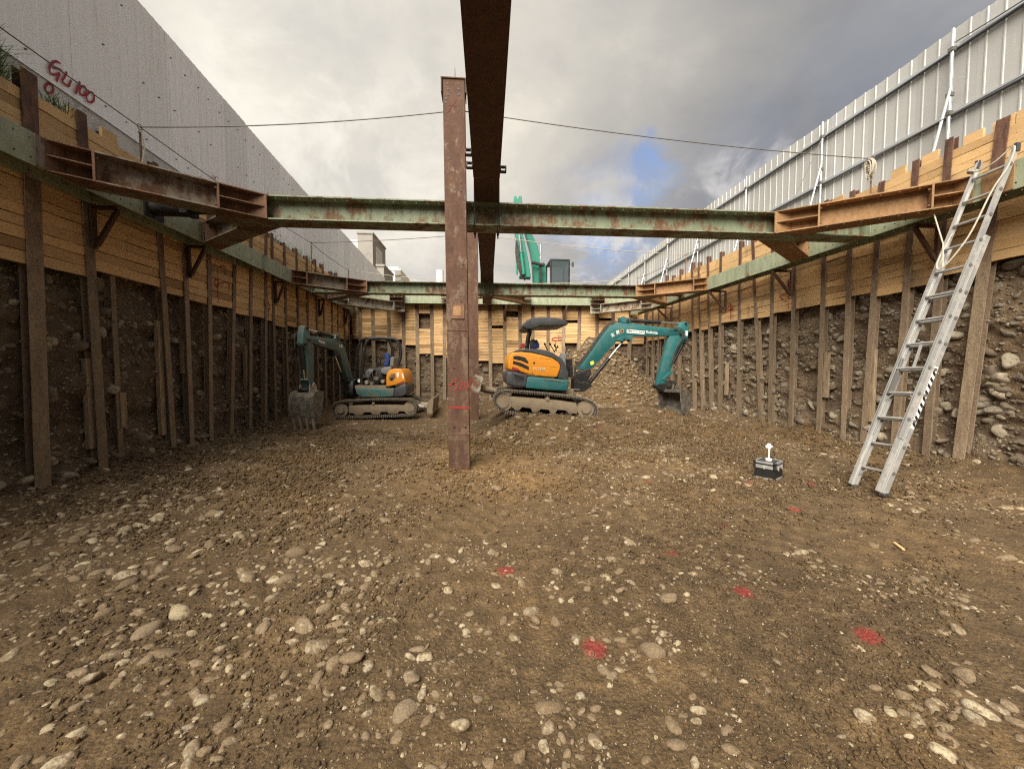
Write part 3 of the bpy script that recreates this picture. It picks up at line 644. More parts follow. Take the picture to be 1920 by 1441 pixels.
def lagging(name, label, side, spans, zlo, hh=.134):
    o = thing(name, label, 'timber lagging', {'l': (XPL - .05, 9, 2.8), 'r': (XPR + .05, 9, 2.8), 'b': (.8, YPB + .05, 2.8)}[side]); cnt = 0
    for a, c in spans:
        L = c - a; mid = (a + c) / 2; z0 = zlo(mid); z = 4.72 + random.uniform(-.02, .02)
        tilt = random.uniform(-.012, .012)
        while z - .05 > z0:
            h_ = hh * random.uniform(.86, 1.12)
            if side == 'b' and z > 4.12: h_ = .31
            if side == 'b' and 1.35 * 0 + z < 4.0 and random.random() < .018: z -= h_; continue
            zc = z - h_ / 2; dd = random.uniform(-.008, .010)
            if side == 'b' and abs(mid - aty(796, 600, 16.1).x) < .45 and abs(zc - 3.35) < .3: z -= h_; continue
            if side == 'b' and 945 < pxof((mid, 16.1, 3))[0] < 975 and 3.55 < zc < 3.85: z -= h_; continue
            if side == 'l': p = (XPL - .044 + dd, mid, zc); al = 'y'
            elif side == 'r': p = (XPR + .044 - dd, mid, zc); al = 'y'
            else: p = (mid, YPB + .044 - dd, zc); al = 'x'
            board(o, p, L - .012 + random.uniform(-.01, .02), .045, h_ - random.uniform(.003, .009), al, tilt + random.gauss(0, .004 if side != 'b' else .012)); z -= h_; cnt += 1
    return o
def spans(v): return [(v[i], v[i + 1]) for i in range(len(v) - 1)]
lv = [p[1] for j, p in enumerate(Lp) if j != 4]; rv = [p[1] for p in Rp]
zl = lambda y: float(np.interp(y, [3, 4.7, 6.8, 8, 9.3, 11.3, 16], [2.80, 2.81, 2.83, 2.77, 2.70, 2.6, 2.62]))
zr = lambda y: float(np.interp(y, [3, 4.5, 5.8, 7.3, 8.6, 10.5, 16], [2.96, 2.94, 2.88, 2.79, 2.81, 2.78, 2.55]))
def zb(x):
    px = pxof((x, 16.1, 2))[0]
    return float(np.interp(px, [660, 765, 772, 800, 830, 870, 1000, 1062, 1070, 1120, 1200], [2.66, 2.62, 2.3, 2.08, 1.95, 1.8, 1.72, 1.8, 2.45, 2.3, 2.5])) + random.uniform(-.06, .06)
lagL = lagging('left_lagging', 'pale pine boards held between the steel piles along the left side of the pit', 'l', spans(lv), zl)
lagR = lagging('right_lagging', 'pale pine boards held between the steel piles along the right side behind the ladder', 'r', spans(rv), zr)
lagB = lagging('back_lagging', 'weathered uneven pine boards across the far end of the pit', 'b', spans([-5.2] + Bp + [6.95]), zb, .125)
# loose short boards nailed on in the back wall
for px, py0, py1, wd in ((845 / 1 + 227, 662, 700, .13), (1096, 660, 690, .15), (1052, 650, 700, .12)):
    a = aty(px, py1, YPB - .03); c = aty(px + 6, py0, YPB - .03); mb = MB(); mb.bar(a, c, wd, .04, (0, 1, 0)); mb.build('board', 'grey_wood', lagB)
for px, py in ((878 / 1 - 206, 0),):
    pass
# board ends sticking up above the lagging
for X, lst, par in ((XPR + .05, (1925, 1880, 1824, 1745, 1687, 1575), lagR), (XPL - .05, (148, 205), lagL)):
    for px in lst:
        y_ = atx(px, 300, X).y; mb = MB(); mb.box((X, y_, 4.78), (.04, .22, .16)); mb.build('board', 'board_wood', par)
# red sprayed levels on the boards
def strokes(name, parent, mat, lines, mapf, wd, nrm):
    mb = MB()
    for l in lines: mb.ribbon(smooth_path([mapf(*p) for p in l], 4) if len(l) > 2 else [mapf(*p) for p in l], wd, nrm)
    return mb.build(name, mat, parent)
Z2 = lambda u, v: (u / 2.668, 400 + v / 2.668)
ml = lambda u, v: atx(*Z2(u, v), XPL - .011)
strokes('paint_mark', lagL, 'red_paint', [[(1090, 280), (1092, 445)], [(1075, 340), (1085, 370), (1097, 345), (1088, 325), (1075, 340)], [(1105, 350), (1145, 345), (1150, 385)], [(1100, 270), (1125, 265), (1130, 310)], [(1340, 395), (1345, 525)], [(1325, 370), (1370, 365), (1385, 380)], [(1340, 440), (1352, 470), (1340, 490)]], ml, .022, (1, 0, 0))
Z5 = lambda u, v: (1360 + u / 2.402, 340 + v / 2.402)
mr = lambda u, v: atx(*Z5(u, v), XPR + .013)
strokes('paint_mark', lagR, 'red_paint', [[(283, 440), (283, 575)], [(280, 450), (298, 458), (290, 475), (278, 462)], [(245, 515), (285, 505)], [(245, 520), (270, 540), (290, 528)], [(22, 540), (24, 620)], [(10, 580), (40, 575)], [(12, 565), (22, 555), (32, 568), (22, 578)]], mr, .03, (-1, 0, 0))
Z8 = lambda u, v: (860 + u / 4, 570 + v / 4)
strokes('paint_mark', lagB, 'red_paint', [[(705, 255), (730, 250), (775, 250), (778, 265), (735, 272), (700, 268), (705, 255)], [(725, 280), (728, 345)], [(745, 255), (752, 268)]], lambda u, v: aty(*Z8(u, v), YPB + .01), .03, (0, -1, 0))

# ------------------------------------------------------------------ walers
def waler(label, p, q, up, inn, mat='pale_green_steel'):
    o = thing('waler', label, 'steel beam', p); hbeam(o, p, q, up, .35, .35, .019, .013, mat, (.15, .15), 2, stiff=10)
    return o
wl = waler('long green waler beam with bolt holes bolted along the left wall', (LX(-3) - .175, -3, 3.875), (LX(15.95) - .175, 15.95, 3.875), (1, 0, 0), 1)
wr = waler('long pale green waler beam with bolt holes along the right wall', (RX(-3) + .175, -3, 3.875), (RX(15.95) + .175, 15.95, 3.875), (1, 0, 0), -1)
we = waler('green and beige waler beam across the back wall of the pit', (-5.02, 15.875, 4.225), (6.27, 15.875, 4.225), (0, 1, 0), 0)
def splice(parent, y, wd=.2, mat='rust_steel', side='l'):
    x = LX(y) if side == 'l' else RX(y); mb = MB(); mb.box((x + (.008 if side == 'l' else -.008), y, 3.875), (.014, wd, .335)); mb.build('splice_plate', mat, parent)
splice(wl, 4.72, .16, 'grey_rust_steel'); splice(wr, 4.45, .3, 'orange_rust_steel', 'r'); splice(wl, 9.2, .12, 'green_steel'); splice(wr, 8.9, .12, 'green_steel', 'r')
# ------------------------------------------------------------------ struts
def jack(parent, x0, x1, y, mat='black_metal'):
    mb = MB(); s = 1 if x1 > x0 else -1
    mb.tube([(x0, y, 3.875), (x0 + s * .45 * abs(x1 - x0), y, 3.875)], .115, 16); mb.tube([(x0 + s * .4 * abs(x1 - x0), y, 3.875), (x1, y, 3.875)], .075, 16)
    for xx in (x0, x1): mb.box((xx, y, 3.875), (.025, .33, .33))
    mb.box(((x0 + x1) / 2, y, 3.875), (.10, .26, .20)); return mb.build('screw_jack', mat, parent)
def strut(label, y, jl, jr, hl=.17):
    xl, xr = LX(y) + .012, RX(y) - .012; o = thing('strut', label, 'steel beam', (0, y, 3.875))
    a = xl + (1.0 if jl else 0); c = xr - (.9 if jr else 0)
    hbeam(o, (a, y, 3.875), (c, y, 3.875), (0, 0, 1), .35, .35, .019, .013, 'green_steel', (hl, 0), 2, ends=True, mats=('green_steel', 'green_steel', 'green_steel'))
    if jl: jack(o, xl, a - .02, y)
    if jr: jack(o, xr, c + .02, y, 'rust_steel')
    return o
s1 = strut('front green cross strut spanning the pit just behind the tall column', 6.175, True, False)
s2 = strut('second green cross strut spanning the pit above the two small excavators', 11.875, False, True)
def brace(label, A, nA, B, nB, z, mb_, mw, bw=.35, flip=False):
    """diagonal H-beam with a box wedge at each end, from face point A to face point B"""
    A = Vector((*A, z)); B = Vector((*B, z)); d = (B - A).normalized(); s = Vector((-d.y, d.x, 0)); o = thing('knee_brace', label, 'steel brace', (A + B) / 2, 'diagonal braces at the strut ends')
    ends = []
    for P, nf, sg in ((A, Vector((*nA, 0)), 1), (B, Vector((*nB, 0)), -1)):
        dd = d * sg; c = []
        for w_ in (-bw / 2, bw / 2):      # contact corners on the face plane
            q = P + s * w_; tt = (P - q).dot(nf) / dd.dot(nf); c.append(q + dd * tt)
        m_ = max((c[i] - P).dot(dd) for i in (0, 1)) + .10
        e = [P + s * w_ + dd * m_ for w_ in (-bw / 2, bw / 2)]; pol = [c[0], c[1], e[1], e[0]]
        pol = [p + nf * .004 if i < 2 else p for i, p in enumerate(pol)]
        box = []
        for zz in (-.175, -.007, .161):
            mb = MB(); ex = .0 if abs(zz) > .1 else -.02
            mb.prism([p + Vector((0, 0, zz)) for p in pol], (0, 0, .014)); mb.build('wedge_plate', mw, o)
        mb = MB(); mb.prism([P + nf * .02 - s * .006 + Vector((0, 0, -.16)), P + nf * .02 + s * .006 + Vector((0, 0, -.16)), P + dd * m_ + s * .006 + Vector((0, 0, -.16)), P + dd * m_ - s * .006 + Vector((0, 0, -.16))], (0, 0, .319)); mb.build('wedge_web', mw, o)
        u_ = (c[1] - c[0]).normalized(); mb = MB(); Lc = (c[1] - c[0]).length
        mb.prism([c[0] - Vector((0, 0, .172)) + nf * .003, c[1] - Vector((0, 0, .172)) + nf * .003, c[1] - Vector((0, 0, .172)) + nf * .02, c[0] - Vector((0, 0, .172)) + nf * .02], (0, 0, .344)); mb.build('wedge_face', mw, o)
        ends.append(P + dd * m_)
        f = P + dd * m_; mb = MB(); mb.prism([f - s * .178 + Vector((0, 0, -.178)), f + s * .178 + Vector((0, 0, -.178)), f + s * .178 + dd * .022 + Vector((0, 0, -.178)), f - s * .178 + dd * .022 + Vector((0, 0, -.178))], (0, 0, .356)); mb.build('end_plate', mw, o)
        mb = MB()
        for a in (-.13, .13):
            for zz in (-.11, .11): mb.tube([f + s * a + dd * .02 + Vector((0, 0, zz)), f + s * a + dd * .05 + Vector((0, 0, zz))], .016, 6)
        mb.build('bolts', 'rust_steel', o, kind='stuff')
    hbeam(o, ends[0] + d * .022, ends[1] - d * .022, (0, 0, 1), .35, bw, .017, .012, mb_, (.2, .2), 1)
    return o
def fourbraces(y, xl, xr, names, ml_, mr_, w1, w2):
    f0, f1 = y - .175, y + .175
    for sx, xb, X, mt, wt, nm in ((-1, xl, LX, ml_, w1, 'left'), (1, xr, RX, mr_, w2, 'right')):
        for f, sy, wh in ((f0, -1, 'near'), (f1, 1, 'far')):
            ya = f; xw = X(f)
            for _ in range(4): ya = f + sy * abs(xw - xb) * .76; xw = X(ya)
            brace('%s diagonal brace on the %s side of the %s strut at its %s end' % ({'l': 'grey brown', 'r': 'orange rusty'}[nm[0]], wh, names.replace(' cross', ''), nm), (xw, ya), (-sx, 0), (xb, f), (0, sy), 3.875, mt, wt)
fourbraces(6.175, -3.40, 5.03, 'front cross', 'grey_rust_steel', 'orange_rust_steel', 'rust_steel', 'orange_rust_steel')
fourbraces(11.875, -3.62, 5.05, 'second cross', 'grey_rust_steel', 'orange_rust_steel', 'rust_steel', 'orange_rust_steel')
brace('beige corner brace low in the back left corner of the pit', (LX(14.0), 14.0), (1, 0), (-3.28, 15.66), (0, -1), 3.875, 'beige_steel', 'beige_steel')
brace('beige corner brace low in the back right corner of the pit', (RX(14.1), 14.1), (-1, 0), (4.72, 15.66), (0, -1), 3.875, 'beige_steel', 'beige_steel')
for xx, nm, sg in ((-3.28, 'left', 1), (4.72, 'right', -1)):   # bearing boxes stacked on the corner braces
    o = thing('bearing_box', 'rusty three shelf box above the %s corner brace at the back' % nm, 'steel box', (xx, 15.45, 4.05))
    for zz in (4.06, 4.22, 4.38):
        mb = MB(); mb.box((xx, 15.5, zz), (.5, .36, .016)); mb.build('shelf_plate', 'rust_steel', o)
    mb = MB(); mb.box((xx - sg * .25, 15.5, 4.22), (.018, .36, .34)); mb.build('end_plate', 'rust_steel', o)
# ------------------------------------------------------------------ long overhead beam
bxx = lambda y: .038 + .0152 * (y - 2.76)
ob = thing('overhead_beam', 'dark rusty beam running overhead along the middle of the pit', 'steel beam', (bxx(5), 5, 4.05))
hbeam(ob, (bxx(-2.5), -2.5, 4.225), (bxx(5.25), 5.25, 4.225), (0, 0, 1), .35, .352, .019, .013, 'dark_rust_steel')
hbeam(ob, (bxx(5.262), 5.262, 4.225), (bxx(15.67), 15.67, 4.225), (0, 0, 1), .35, .345, .019, .013, 'dark_rust_steel', stiff=6)
for yy, sx in ((5.05, -1), (4.75, -1), (5.12, 1), (12.3, 1)):
    x = bxx(yy) + sx * .215; mb = MB()
    for dx in (-.035, .035): mb.box((x + dx, yy, 4.10), (.014, .06, .07))
    for dz in (-.03, .03): mb.box((x, yy, 4.10 + dz), (.08, .06, .012))
    mb.build('clip', 'black_metal', ob)
for yy in (6.0, 11.7):
    for sx in (-1, 1):
        x = bxx(yy) + sx * .185
        mb = MB(); mb.tube([(x, yy - .022, 4.44), (x, yy - .022, 3.62)], .011, 8); mb.tube([(x, yy + .37, 4.44), (x, yy + .37, 3.62)], .011, 8); mb.box((x, yy + .175, 3.685), (.04, .46, .012)); mb.build('hanger_rod', 'black_metal', ob)
for sx, nm in ((-1, 'left'), (1, 'right')):
    x0 = bxx(14.3) + sx * .18; o = thing('end_brace', 'slim orange brace from the %s side of the overhead beam to the back waler' % nm, 'steel brace', (x0, 14.8, 4.05), 'slim braces at the end of the overhead beam')
    hbeam(o, (x0, 14.35, 4.2), (x0 + sx * 1.35, 15.62, 4.2), (0, 0, 1), .26, .26, .014, .01, 'orange_rust_steel')
    for k in (0, .13, .24):
        mb = MB(); mb.box((x0 + sx * 1.45, 15.58, 4.08 + k), (.34, .16, .014)); mb.build('wedge_plate', 'rust_steel', o)
# ------------------------------------------------------------------ king columns
def column(label, x, xt, yf, top, extra=False):
    o = thing('king_column', label, 'steel column', (x, yf + .15, -.1)); hbeam(o, (x, yf + .15, -.2), (xt, yf + .15, top), (0, 1, 0), .3, .3, .015, .011, 'column_steel')
    return o
k1 = column('tall rusty column standing in the middle foreground, marked 320 in red', -.327, -.375, 5.60, 5.545, True)
k2 = column('farther rusty column standing behind the tall front one', -.235, -.24, 11.05, 5.60)
m1 = lambda px, py: aty(px, py, 5.597)
mb = MB(); a = m1(846, 597); c = m1(871, 571); mb.box(((a.x + c.x) / 2 , 5.592, (a.z + c.z) / 2), (.19, .018, .21)); mb.build('patch_plate', 'rust_steel', k1, bevel=.003)
mb = MB(); mb.box((a.x + .085, 5.582, (a.z + c.z) / 2 + .01), (.11, .004, .13)); mb.build('patch_face', 'orange_rust_steel', k1)
mb = MB(); tp = m1(850, 150); mb.box((tp.x, 5.75, 5.552), (.35, .33, .014)); mb.build('cap_plate', 'column_steel', k1)
for sx in (-1, 1): mb = MB(); mb.box((tp.x + sx * .166, 5.70, 5.45), (.012, .24, .19)); mb.build('cap_wing', 'column_steel', k1)
mb = MB(); mb.tube([(tp.x + .02, 5.7, 5.55), (tp.x + .015, 5.7, 5.77)], [.009, .004], 6); mb.build('rod', 'wire_steel', k1)
mb = MB()
Zc = lambda u, v: (640 + u / 3.602, v / 3.602)
for p in [(717, 563), (719, 600), (720, 637), (790, 566), (791, 603), (792, 640), (792, 737), (707, 666), (706, 690), (806, 1230), (807, 1288), (729, 1069)]:
    q = m1(*Zc(*p)); mb.tube([q + Vector((0, .002, 0)), q - Vector((0, .0015, 0))], .014, 10)
for p in ((852, 801), (873, 801), (868, 495), (876, 590), (851, 690)): q = m1(*p); mb.tube([q + Vector((0, .002, 0)), q - Vector((0, .0015, 0))], .015, 10)
mb.build('bolt_holes', 'black_paint', k1, kind='stuff')
mb = MB(); q0, q1 = m1(842, 813), m1(881, 813); mb.box(((q0.x + q1.x) / 2, 5.594, q0.z), (.302, .008, .012)); q0 = m1(838, 618); mb.box(((q0.x + q1.x) / 2 - .01, 5.594, q0.z), (.302, .008, .01)); mb.build('weld_seam', 'rust_steel', k1)
mb = MB(); mb.ribbon([m1(841, 763.5), m1(860, 764), m1(881.5, 764)], .026, (0, -1, 0)); mb.build('red_line', 'red_paint', k1)
Zb = lambda u, v: (760 + u / 3.793, 560 + v / 3.793)
mm = lambda u, v: aty(*Zb(u, v), 5.5965)
strokes('painted_number', k1, 'dark_red_paint', [[(305, 612), (330, 608), (352, 600)], [(335, 578), (360, 572), (348, 598), (335, 612), (360, 612), (368, 632), (345, 655)], [(385, 592), (402, 585), (405, 605), (388, 635), (410, 640)], [(428, 595), (420, 618), (430, 638), (445, 630), (448, 605), (432, 592)]], mm, .024, (0, -1, 0))
strokes('painted_number', k2, 'dark_red_paint', [[(452, 575), (465, 570), (468, 590), (455, 605)], [(475, 572), (488, 570), (490, 590), (478, 592), (474, 575)]], lambda u, v: aty(*Zb(u, v), 11.046), .035, (0, -1, 0))
strokes('scrawled_mark', k1, 'dark_red_paint', [[(712, 765), (780, 672)], [(720, 712), (792, 722)], [(740, 700), (785, 760)]], lambda u, v: aty(*Zc(u, v), 5.5965), .008, (0, -1, 0))
# ------------------------------------------------------------------ brackets under the walers
def bracket(y, side, i):
    xp, xw = (XPL + .005, LX(y) - .03) if side == 'l' else (XPR - .005, RX(y) + .03); zt = 3.69
    o = thing('waler_bracket', '%s triangular bracket under the %s waler counted from the near end' % (ORD[i], {'l': 'left', 'r': 'right'}[side]), 'steel bracket', (xp, y, 3.2), 'triangular brackets under the walers')
    sg = 1 if side == 'l' else -1; xp += sg * .035
    for nm, a, c in (('upright', (xp, y, 3.12), (xp, y, 3.66)), ('top_bar', (xp, y, 3.662), (xw, y, 3.662)), ('diagonal', (xp + sg * .03, y, 3.16), (xw - sg * .02, y, 3.625))):
        mb = MB(); mb.bar(a, c, .048, .048, (0, 1, 0)); mb.build(nm, 'dark_rust_steel', o)
for i, y in enumerate((Lp[3][1], Lp[6][1], 10.2, 12.8, 15.1)): bracket(y + .02, 'l', i)
for i, y in enumerate((Rp[3][1], Rp[8][1], Rp[11][1] + .5, 13.6)): bracket(y + .02, 'r', i)
for i, px in enumerate((946, 1057.5)):
    x = aty(px, 600, 16).x; o = thing('waler_bracket', '%s dark bracket under the back waler from the left' % ORD[i], 'steel bracket', (x, 16, 3.5), 'triangular brackets under the walers')
    for nm, a, c in (('upright', (x, 16.0, 3.5), (x, 16.0, 4.02)), ('diagonal', (x, 15.98, 3.5), (x + .05, 15.72, 4.02))):
        mb = MB(); mb.bar(a, c, .07, .07, (1, 0, 0)); mb.build(nm, 'dark_rust_steel', o)

# ------------------------------------------------------------------ site fences of ribbed steel sheets
def sheet_mesh(name, wd, H, pitch, rh, rw, mat):
    xs_ = [0]; k = int(round(wd / pitch)); ds = [0]
    for i in range(k):
        c = (i + .5) * pitch; xs_ += [c - rw * .9, c - rw * .45, c + rw * .45, c + rw * .9]; ds += [0, rh, rh, 0]
    xs_.append(wd + .012); ds.append(-.002); mb = MB(); t_ = .0012
    vs = [(x, -d, z) for x, d in zip(xs_, ds) for z in (0, H)] + [(x, -d + t_, z) for x, d in zip(xs_, ds) for z in (0, H)]; m_ = len(xs_); fs = []
    for i in range(m_ - 1):
        a = 2 * i; fs += [(a, a + 2, a + 3, a + 1), (2 * m_ + a + 1, 2 * m_ + a + 3, 2 * m_ + a + 2, 2 * m_ + a), (a + 1, a + 3, 2 * m_ + a + 3, 2 * m_ + a + 1)]
    me = bpy.data.meshes.new(name); me.from_pydata(vs, [], fs); me.update(); me.materials.append(MATS[mat]); return me
def run(poly, step):
    out_ = []; carry = 0
    for (x0, y0), (x1, y1) in zip(poly[:-1], poly[1:]):
        L = hypot(x1 - x0, y1 - y0); s = carry
        while s < L: out_.append((x0 + (x1 - x0) * s / L, y0 + (y1 - y0) * s / L, atan2(y1 - y0, x1 - x0))); s += step
        carry = s - L
    return out_
LF = [(-5.40, .6), (-5.66, 6.4), (-6.12, 13.9), (-6.64, 27.)]; RF = [(7.72, .6), (7.72, 12.2), (8.42, 25.4)]
fl = thing('site_fence', 'tall grey stained sheet metal fence on the left with red writing', 'fence', (-6, 10, 4.6))
me = sheet_mesh('sheet_panel', .9, 2.45, .18, .0075, .04, 'left_sheet')
for x, y, a in run(LF, .9):
    o = bpy.data.objects.new('sheet_panel', me); COL.objects.link(o); o.parent = fl; o.location = Vector((x, y, 5.2 + random.uniform(-.012, .012))) - org(fl); o.rotation_euler = (0, 0, a)
mb = MB(); 
for (xa, ya), (xb_, yb_) in zip(LF[:-1], LF[1:]): mb.bar((xa + .0, ya, 4.88), (xb_ + .0, yb_, 4.88), .12, .66)
mb.build('fence_kerb', 'concrete', fl)
mb = MB(); 
for (xa, ya), (xb_, yb_) in zip(LF[:-1], LF[1:]): mb.tube([(xa + .075, ya, 5.21), (xb_ + .075, yb_, 5.21)], .008, 6)
mb.build('cable', 'wire_steel', fl)
n_ = Vector((1, .04, 0)).normalized(); Zg = lambda u, v: (u / 3.4286, v / 3.4286); fo = Vector((-5.66, 6.4, 6)) + n_ * .024
mg = lambda u, v: atp(*Zg(u, v), fo, n_)
strokes('sprayed_writing', fl, 'red_paint', [[(390, 412), (370, 398), (345, 400), (322, 425), (318, 455), (335, 478), (365, 480), (385, 468)], [(345, 440), (370, 440), (400, 455)], [(385, 470), (372, 500), (362, 525)], [(430, 462), (415, 495), (400, 520), (418, 540), (440, 555), (452, 530), (458, 515)], [(515, 525), (500, 565), (485, 605)], [(528, 552), (512, 580), (520, 608), (542, 612), (556, 588), (548, 560), (528, 552)], [(580, 590), (557, 612), (560, 645), (582, 660), (603, 645), (602, 605), (580, 590)]], mg, .029, n_)
strokes('sprayed_writing', fl, 'red_paint', [[(322, 535), (298, 545), (290, 570), (305, 595), (332, 597), (343, 575), (335, 548), (318, 540)]], lambda u, v: atp(*Zg(u, v), fo + n_ * .045, n_), .03, n_)
strokes('sprayed_writing', fl, 'red_paint', [[(1365, 1128), (1365, 1150)], [(1375, 1125), (1380, 1150), (1390, 1135)], [(1395, 1130), (1402, 1155)], [(1360, 1170), (1366, 1175)]], lambda u, v: atp(*Zg(u, v), (-5.75, 8.4, 5.5), n_), .022, n_)
mb = MB()
for (xa, ya), (xb_, yb_) in zip(LF[:-1], LF[1:]):
    L_ = hypot(xb_ - xa, yb_ - ya); a_ = Vector((xb_ - xa, yb_ - ya, 0)) / L_; m2 = Vector((a_.y, -a_.x, 0))
    s_ = .1
    while s_ < L_:
        for zz in (5.45, 6.35, 7.25):
            if random.random() < .8: c_ = Vector((xa, ya, zz + random.uniform(-.03, .03))) + a_ * (s_ + random.uniform(-.03, .03)); mb.tube([c_, c_ + m2 * .022], .012, 6)
        s_ += .36
mb.build('fixings', 'wire_steel', fl, kind='stuff')
fr = thing('site_fence', 'clean white ribbed sheet metal fence on galvanised posts along the right', 'fence', (7.8, 10, 4.6))
me = sheet_mesh('sheet_panel', .84, 2.43, .21, .013, .018, 'right_sheet')
for x, y, a in run(RF, .84):
    o = bpy.data.objects.new('sheet_panel', me); COL.objects.link(o); o.parent = fr; o.location = Vector((x, y, 4.6 + random.uniform(-.015, .015))) - org(fr); o.rotation_euler = (0, 0, a); o.scale = (1, -1, 1)
for zz in (6.69, 5.66):
    for nm, mt, dz, hh, ww in (('rail', 'galvanised', 0, .05, .05), ('rail_lip', 'dark_rail', -.034, .018, .062)):
        mb = MB()
        for (xa, ya), (xb_, yb_) in zip(RF[:-1], RF[1:]): mb.bar((xa - .052, ya, zz + dz), (xb_ - .052, yb_, zz + dz), ww, hh)
        mb.build(nm, mt, fr)
for y in (3.4, 5.89, 8.27, 10.75, 13.3, 15.85, 18.4, 20.8, 23.3):
    x = 7.72 + max(0, (y - 12.2)) * .053 - .11; mb = MB(); mb.tube([(x, y, 4.6), (x, y, 6.98)], .024, 10); mb.build('post', 'galvanised', fr)
    mb = MB(); mb.tube([(x - .03, y - .03, 6.05), (x - .42, y - .05, 4.55)], .021, 8); mb.build('stay', 'galvanised', fr)
    mb = MB()
    for zz in (6.66, 5.95, 5.66): mb.box((x, y, zz), (.075, .07, .06))
    mb.build('clamp', 'wire_steel', fr)

# ------------------------------------------------------------------ rope posts and ropes
def sag(a, c, s, k=14):
    a, c = Vector(a), Vector(c); return [a.lerp(c, i / k) - Vector((0, 0, s * 4 * (i / k) * (1 - i / k))) for i in range(k + 1)]
RP = [('l', 1.2, 5.15), ('l', 6.245, 5.06), ('l', 12.36, 5.30), ('l', 15.9, 5.35), ('r', 1.5, 5.2), ('r', 6.27, 5.10), ('r', 12.06, 5.12), ('r', 15.8, 5.2)]
rpos = {}
for i, (s_, y, zt) in enumerate(RP):
    x = (LX(y) - .22) if s_ == 'l' else (RX(y) + .22); x = {('l', 1): -5.0, ('r', 5): 6.7}.get((s_, i), x); rpos[i] = (x, y, zt)
    o = thing('rope_post', 'thin %s rope post standing on the %s waler, %s from the near end' % ('white and rusty' if s_ == 'l' else 'rusty', 'left' if s_ == 'l' else 'right', ORD[i % 4]), 'rope post', (x, y, 4.05), 'rope posts on the walers')
    mb = MB(); mb.tube([(x, y, 4.05), (x, y, zt - .05)], .014, 8); mb.build('rod', 'rust_steel', o)
    mb = MB(); mb.tube([(x, y + .04 * cos(a), zt + .0 + .04 * sin(a)) for a in [2 * pi * k / 12 for k in range(13)]], .006, 6); mb.build('ring', 'wire_steel', o)
    mb = MB(); mb.tube([(x + .018 * cos(a), y + .018 * sin(a), zt - .06 - .0009 * k) for k, a in enumerate([k * .9 for k in range(26)])], .008, 6)
    if i in (1, 2): mb.tube([(x + .015, y, zt - .05), (x + .03, y + .03, zt - .3), (x + .02, y - .02, zt - .55)], .010, 6)
    mb.build('knot', 'rope_fibre', o)
def rope(label, pts, r=.006, mat='wire_steel'):
    mb = MB(); mb.tube(pts, r, 6); tag(mb.build('rope', mat), label, 'rope', 'safety ropes')
P_ = rpos
rope('grey rope across the pit from the near left post to the tall column', sag(P_[1], (-.37, 5.92, 5.32), .07), .009)
rope('grey rope across the pit from the tall column to the coiled rope on the right', sag((-.37, 5.92, 5.33), P_[5], .07), .008)
rope('grey rope from the farther column to the second left post', sag(P_[2], (-.24, 11.36, 5.36), .04), .010)
rope('pale rope from the farther column to the second right post', sag((-.24, 11.36, 5.37), P_[6], .08), .010, 'rope_fibre')
rope('slack pale rope across the pit in front of the back wall', sag(P_[3], P_[7], .35), .011, 'rope_fibre')
rope('grey guard rope along the left edge in the foreground', sag(P_[0], P_[1], .03), .008)
rope('grey guard rope along the left edge between first and second rope post in view', sag(P_[1], P_[2], .06), .008)
rope('grey guard rope along the far left edge of the pit', sag(P_[2], P_[3], .06), .009)
rope('grey guard rope along the right edge in the foreground', sag(P_[4], P_[5], -.02), .008)
rope('grey guard rope along the right edge from the rope coil to the next post', sag(P_[5], P_[6], .05), .008)
rope('grey guard rope along the far right edge of the pit', sag(P_[6], P_[7], .05), .009)
rope('thin dark wire slanting down beside the second fence post on the right', [(7.55, 8.2, 6.6), (6.75, 8.0, 5.15)], .007)
rope('dark cable running off the top of the near fence post', sag((7.6, 5.85, 6.74), (7.6, 3.4, 6.68), .05), .010)
mb = MB(); cx, cy, cz = 6.68, 6.25, 4.93
for k in range(9):
    a0 = random.uniform(-.3, .3); w_ = random.uniform(.05, .11); h_ = random.uniform(.18, .30); ox = random.uniform(-.02, .04)
    mb.tube([(cx - .03 - ox, cy + w_ * cos(t_) * (.45 + .55 * abs(sin(t_ / 2 + .4))) + a0 * .06, cz + .14 - h_ * .5 + h_ * .62 * sin(t_) - .02 * k * .3) for t_ in [2 * pi * q / 16 for q in range(17)]], .009, 6)
mb.tube([(cx - .045 + .03 * cos(a), cy + .045 * sin(a), cz + .05 - .004 * k) for k, a in enumerate([k * .7 for k in range(30)])], .009, 6)
tag(mb.build('rope_coil', 'rope_fibre'), 'bundle of pale rope coiled and hung on the right rope post', 'rope coil')
# grass on the left edge
def tuft(mb_v, mb_f, rr, cx, cy, cz, n_b, h_, spread):
    for _ in range(n_b):
        a = random.uniform(0, 2 * pi); r_ = random.uniform(0, spread); x = cx + r_ * cos(a) * .5; y = cy + r_ * sin(a); L = h_ * random.uniform(.5, 1.15); la = random.uniform(0, 2 * pi); lean = random.uniform(.1, .75); wd = random.uniform(.006, .012); v = random.random()
        pts = []; px_, py_ = cos(la), sin(la); b0 = len(mb_v)
        for k in range(4):
            u = k / 3; q = Vector((x + px_ * L * lean * u * u, y + py_ * L * lean * u * u, cz + L * (u - .28 * lean * u * u))); s_ = Vector((-py_, px_, 0)) * wd * (1 - u * .9)
            mb_v.append(q - s_); mb_v.append(q + s_); rr += [v, v]
        for k in range(3): mb_f.append((b0 + 2 * k, b0 + 2 * k + 1, b0 + 2 * k + 3, b0 + 2 * k + 2))
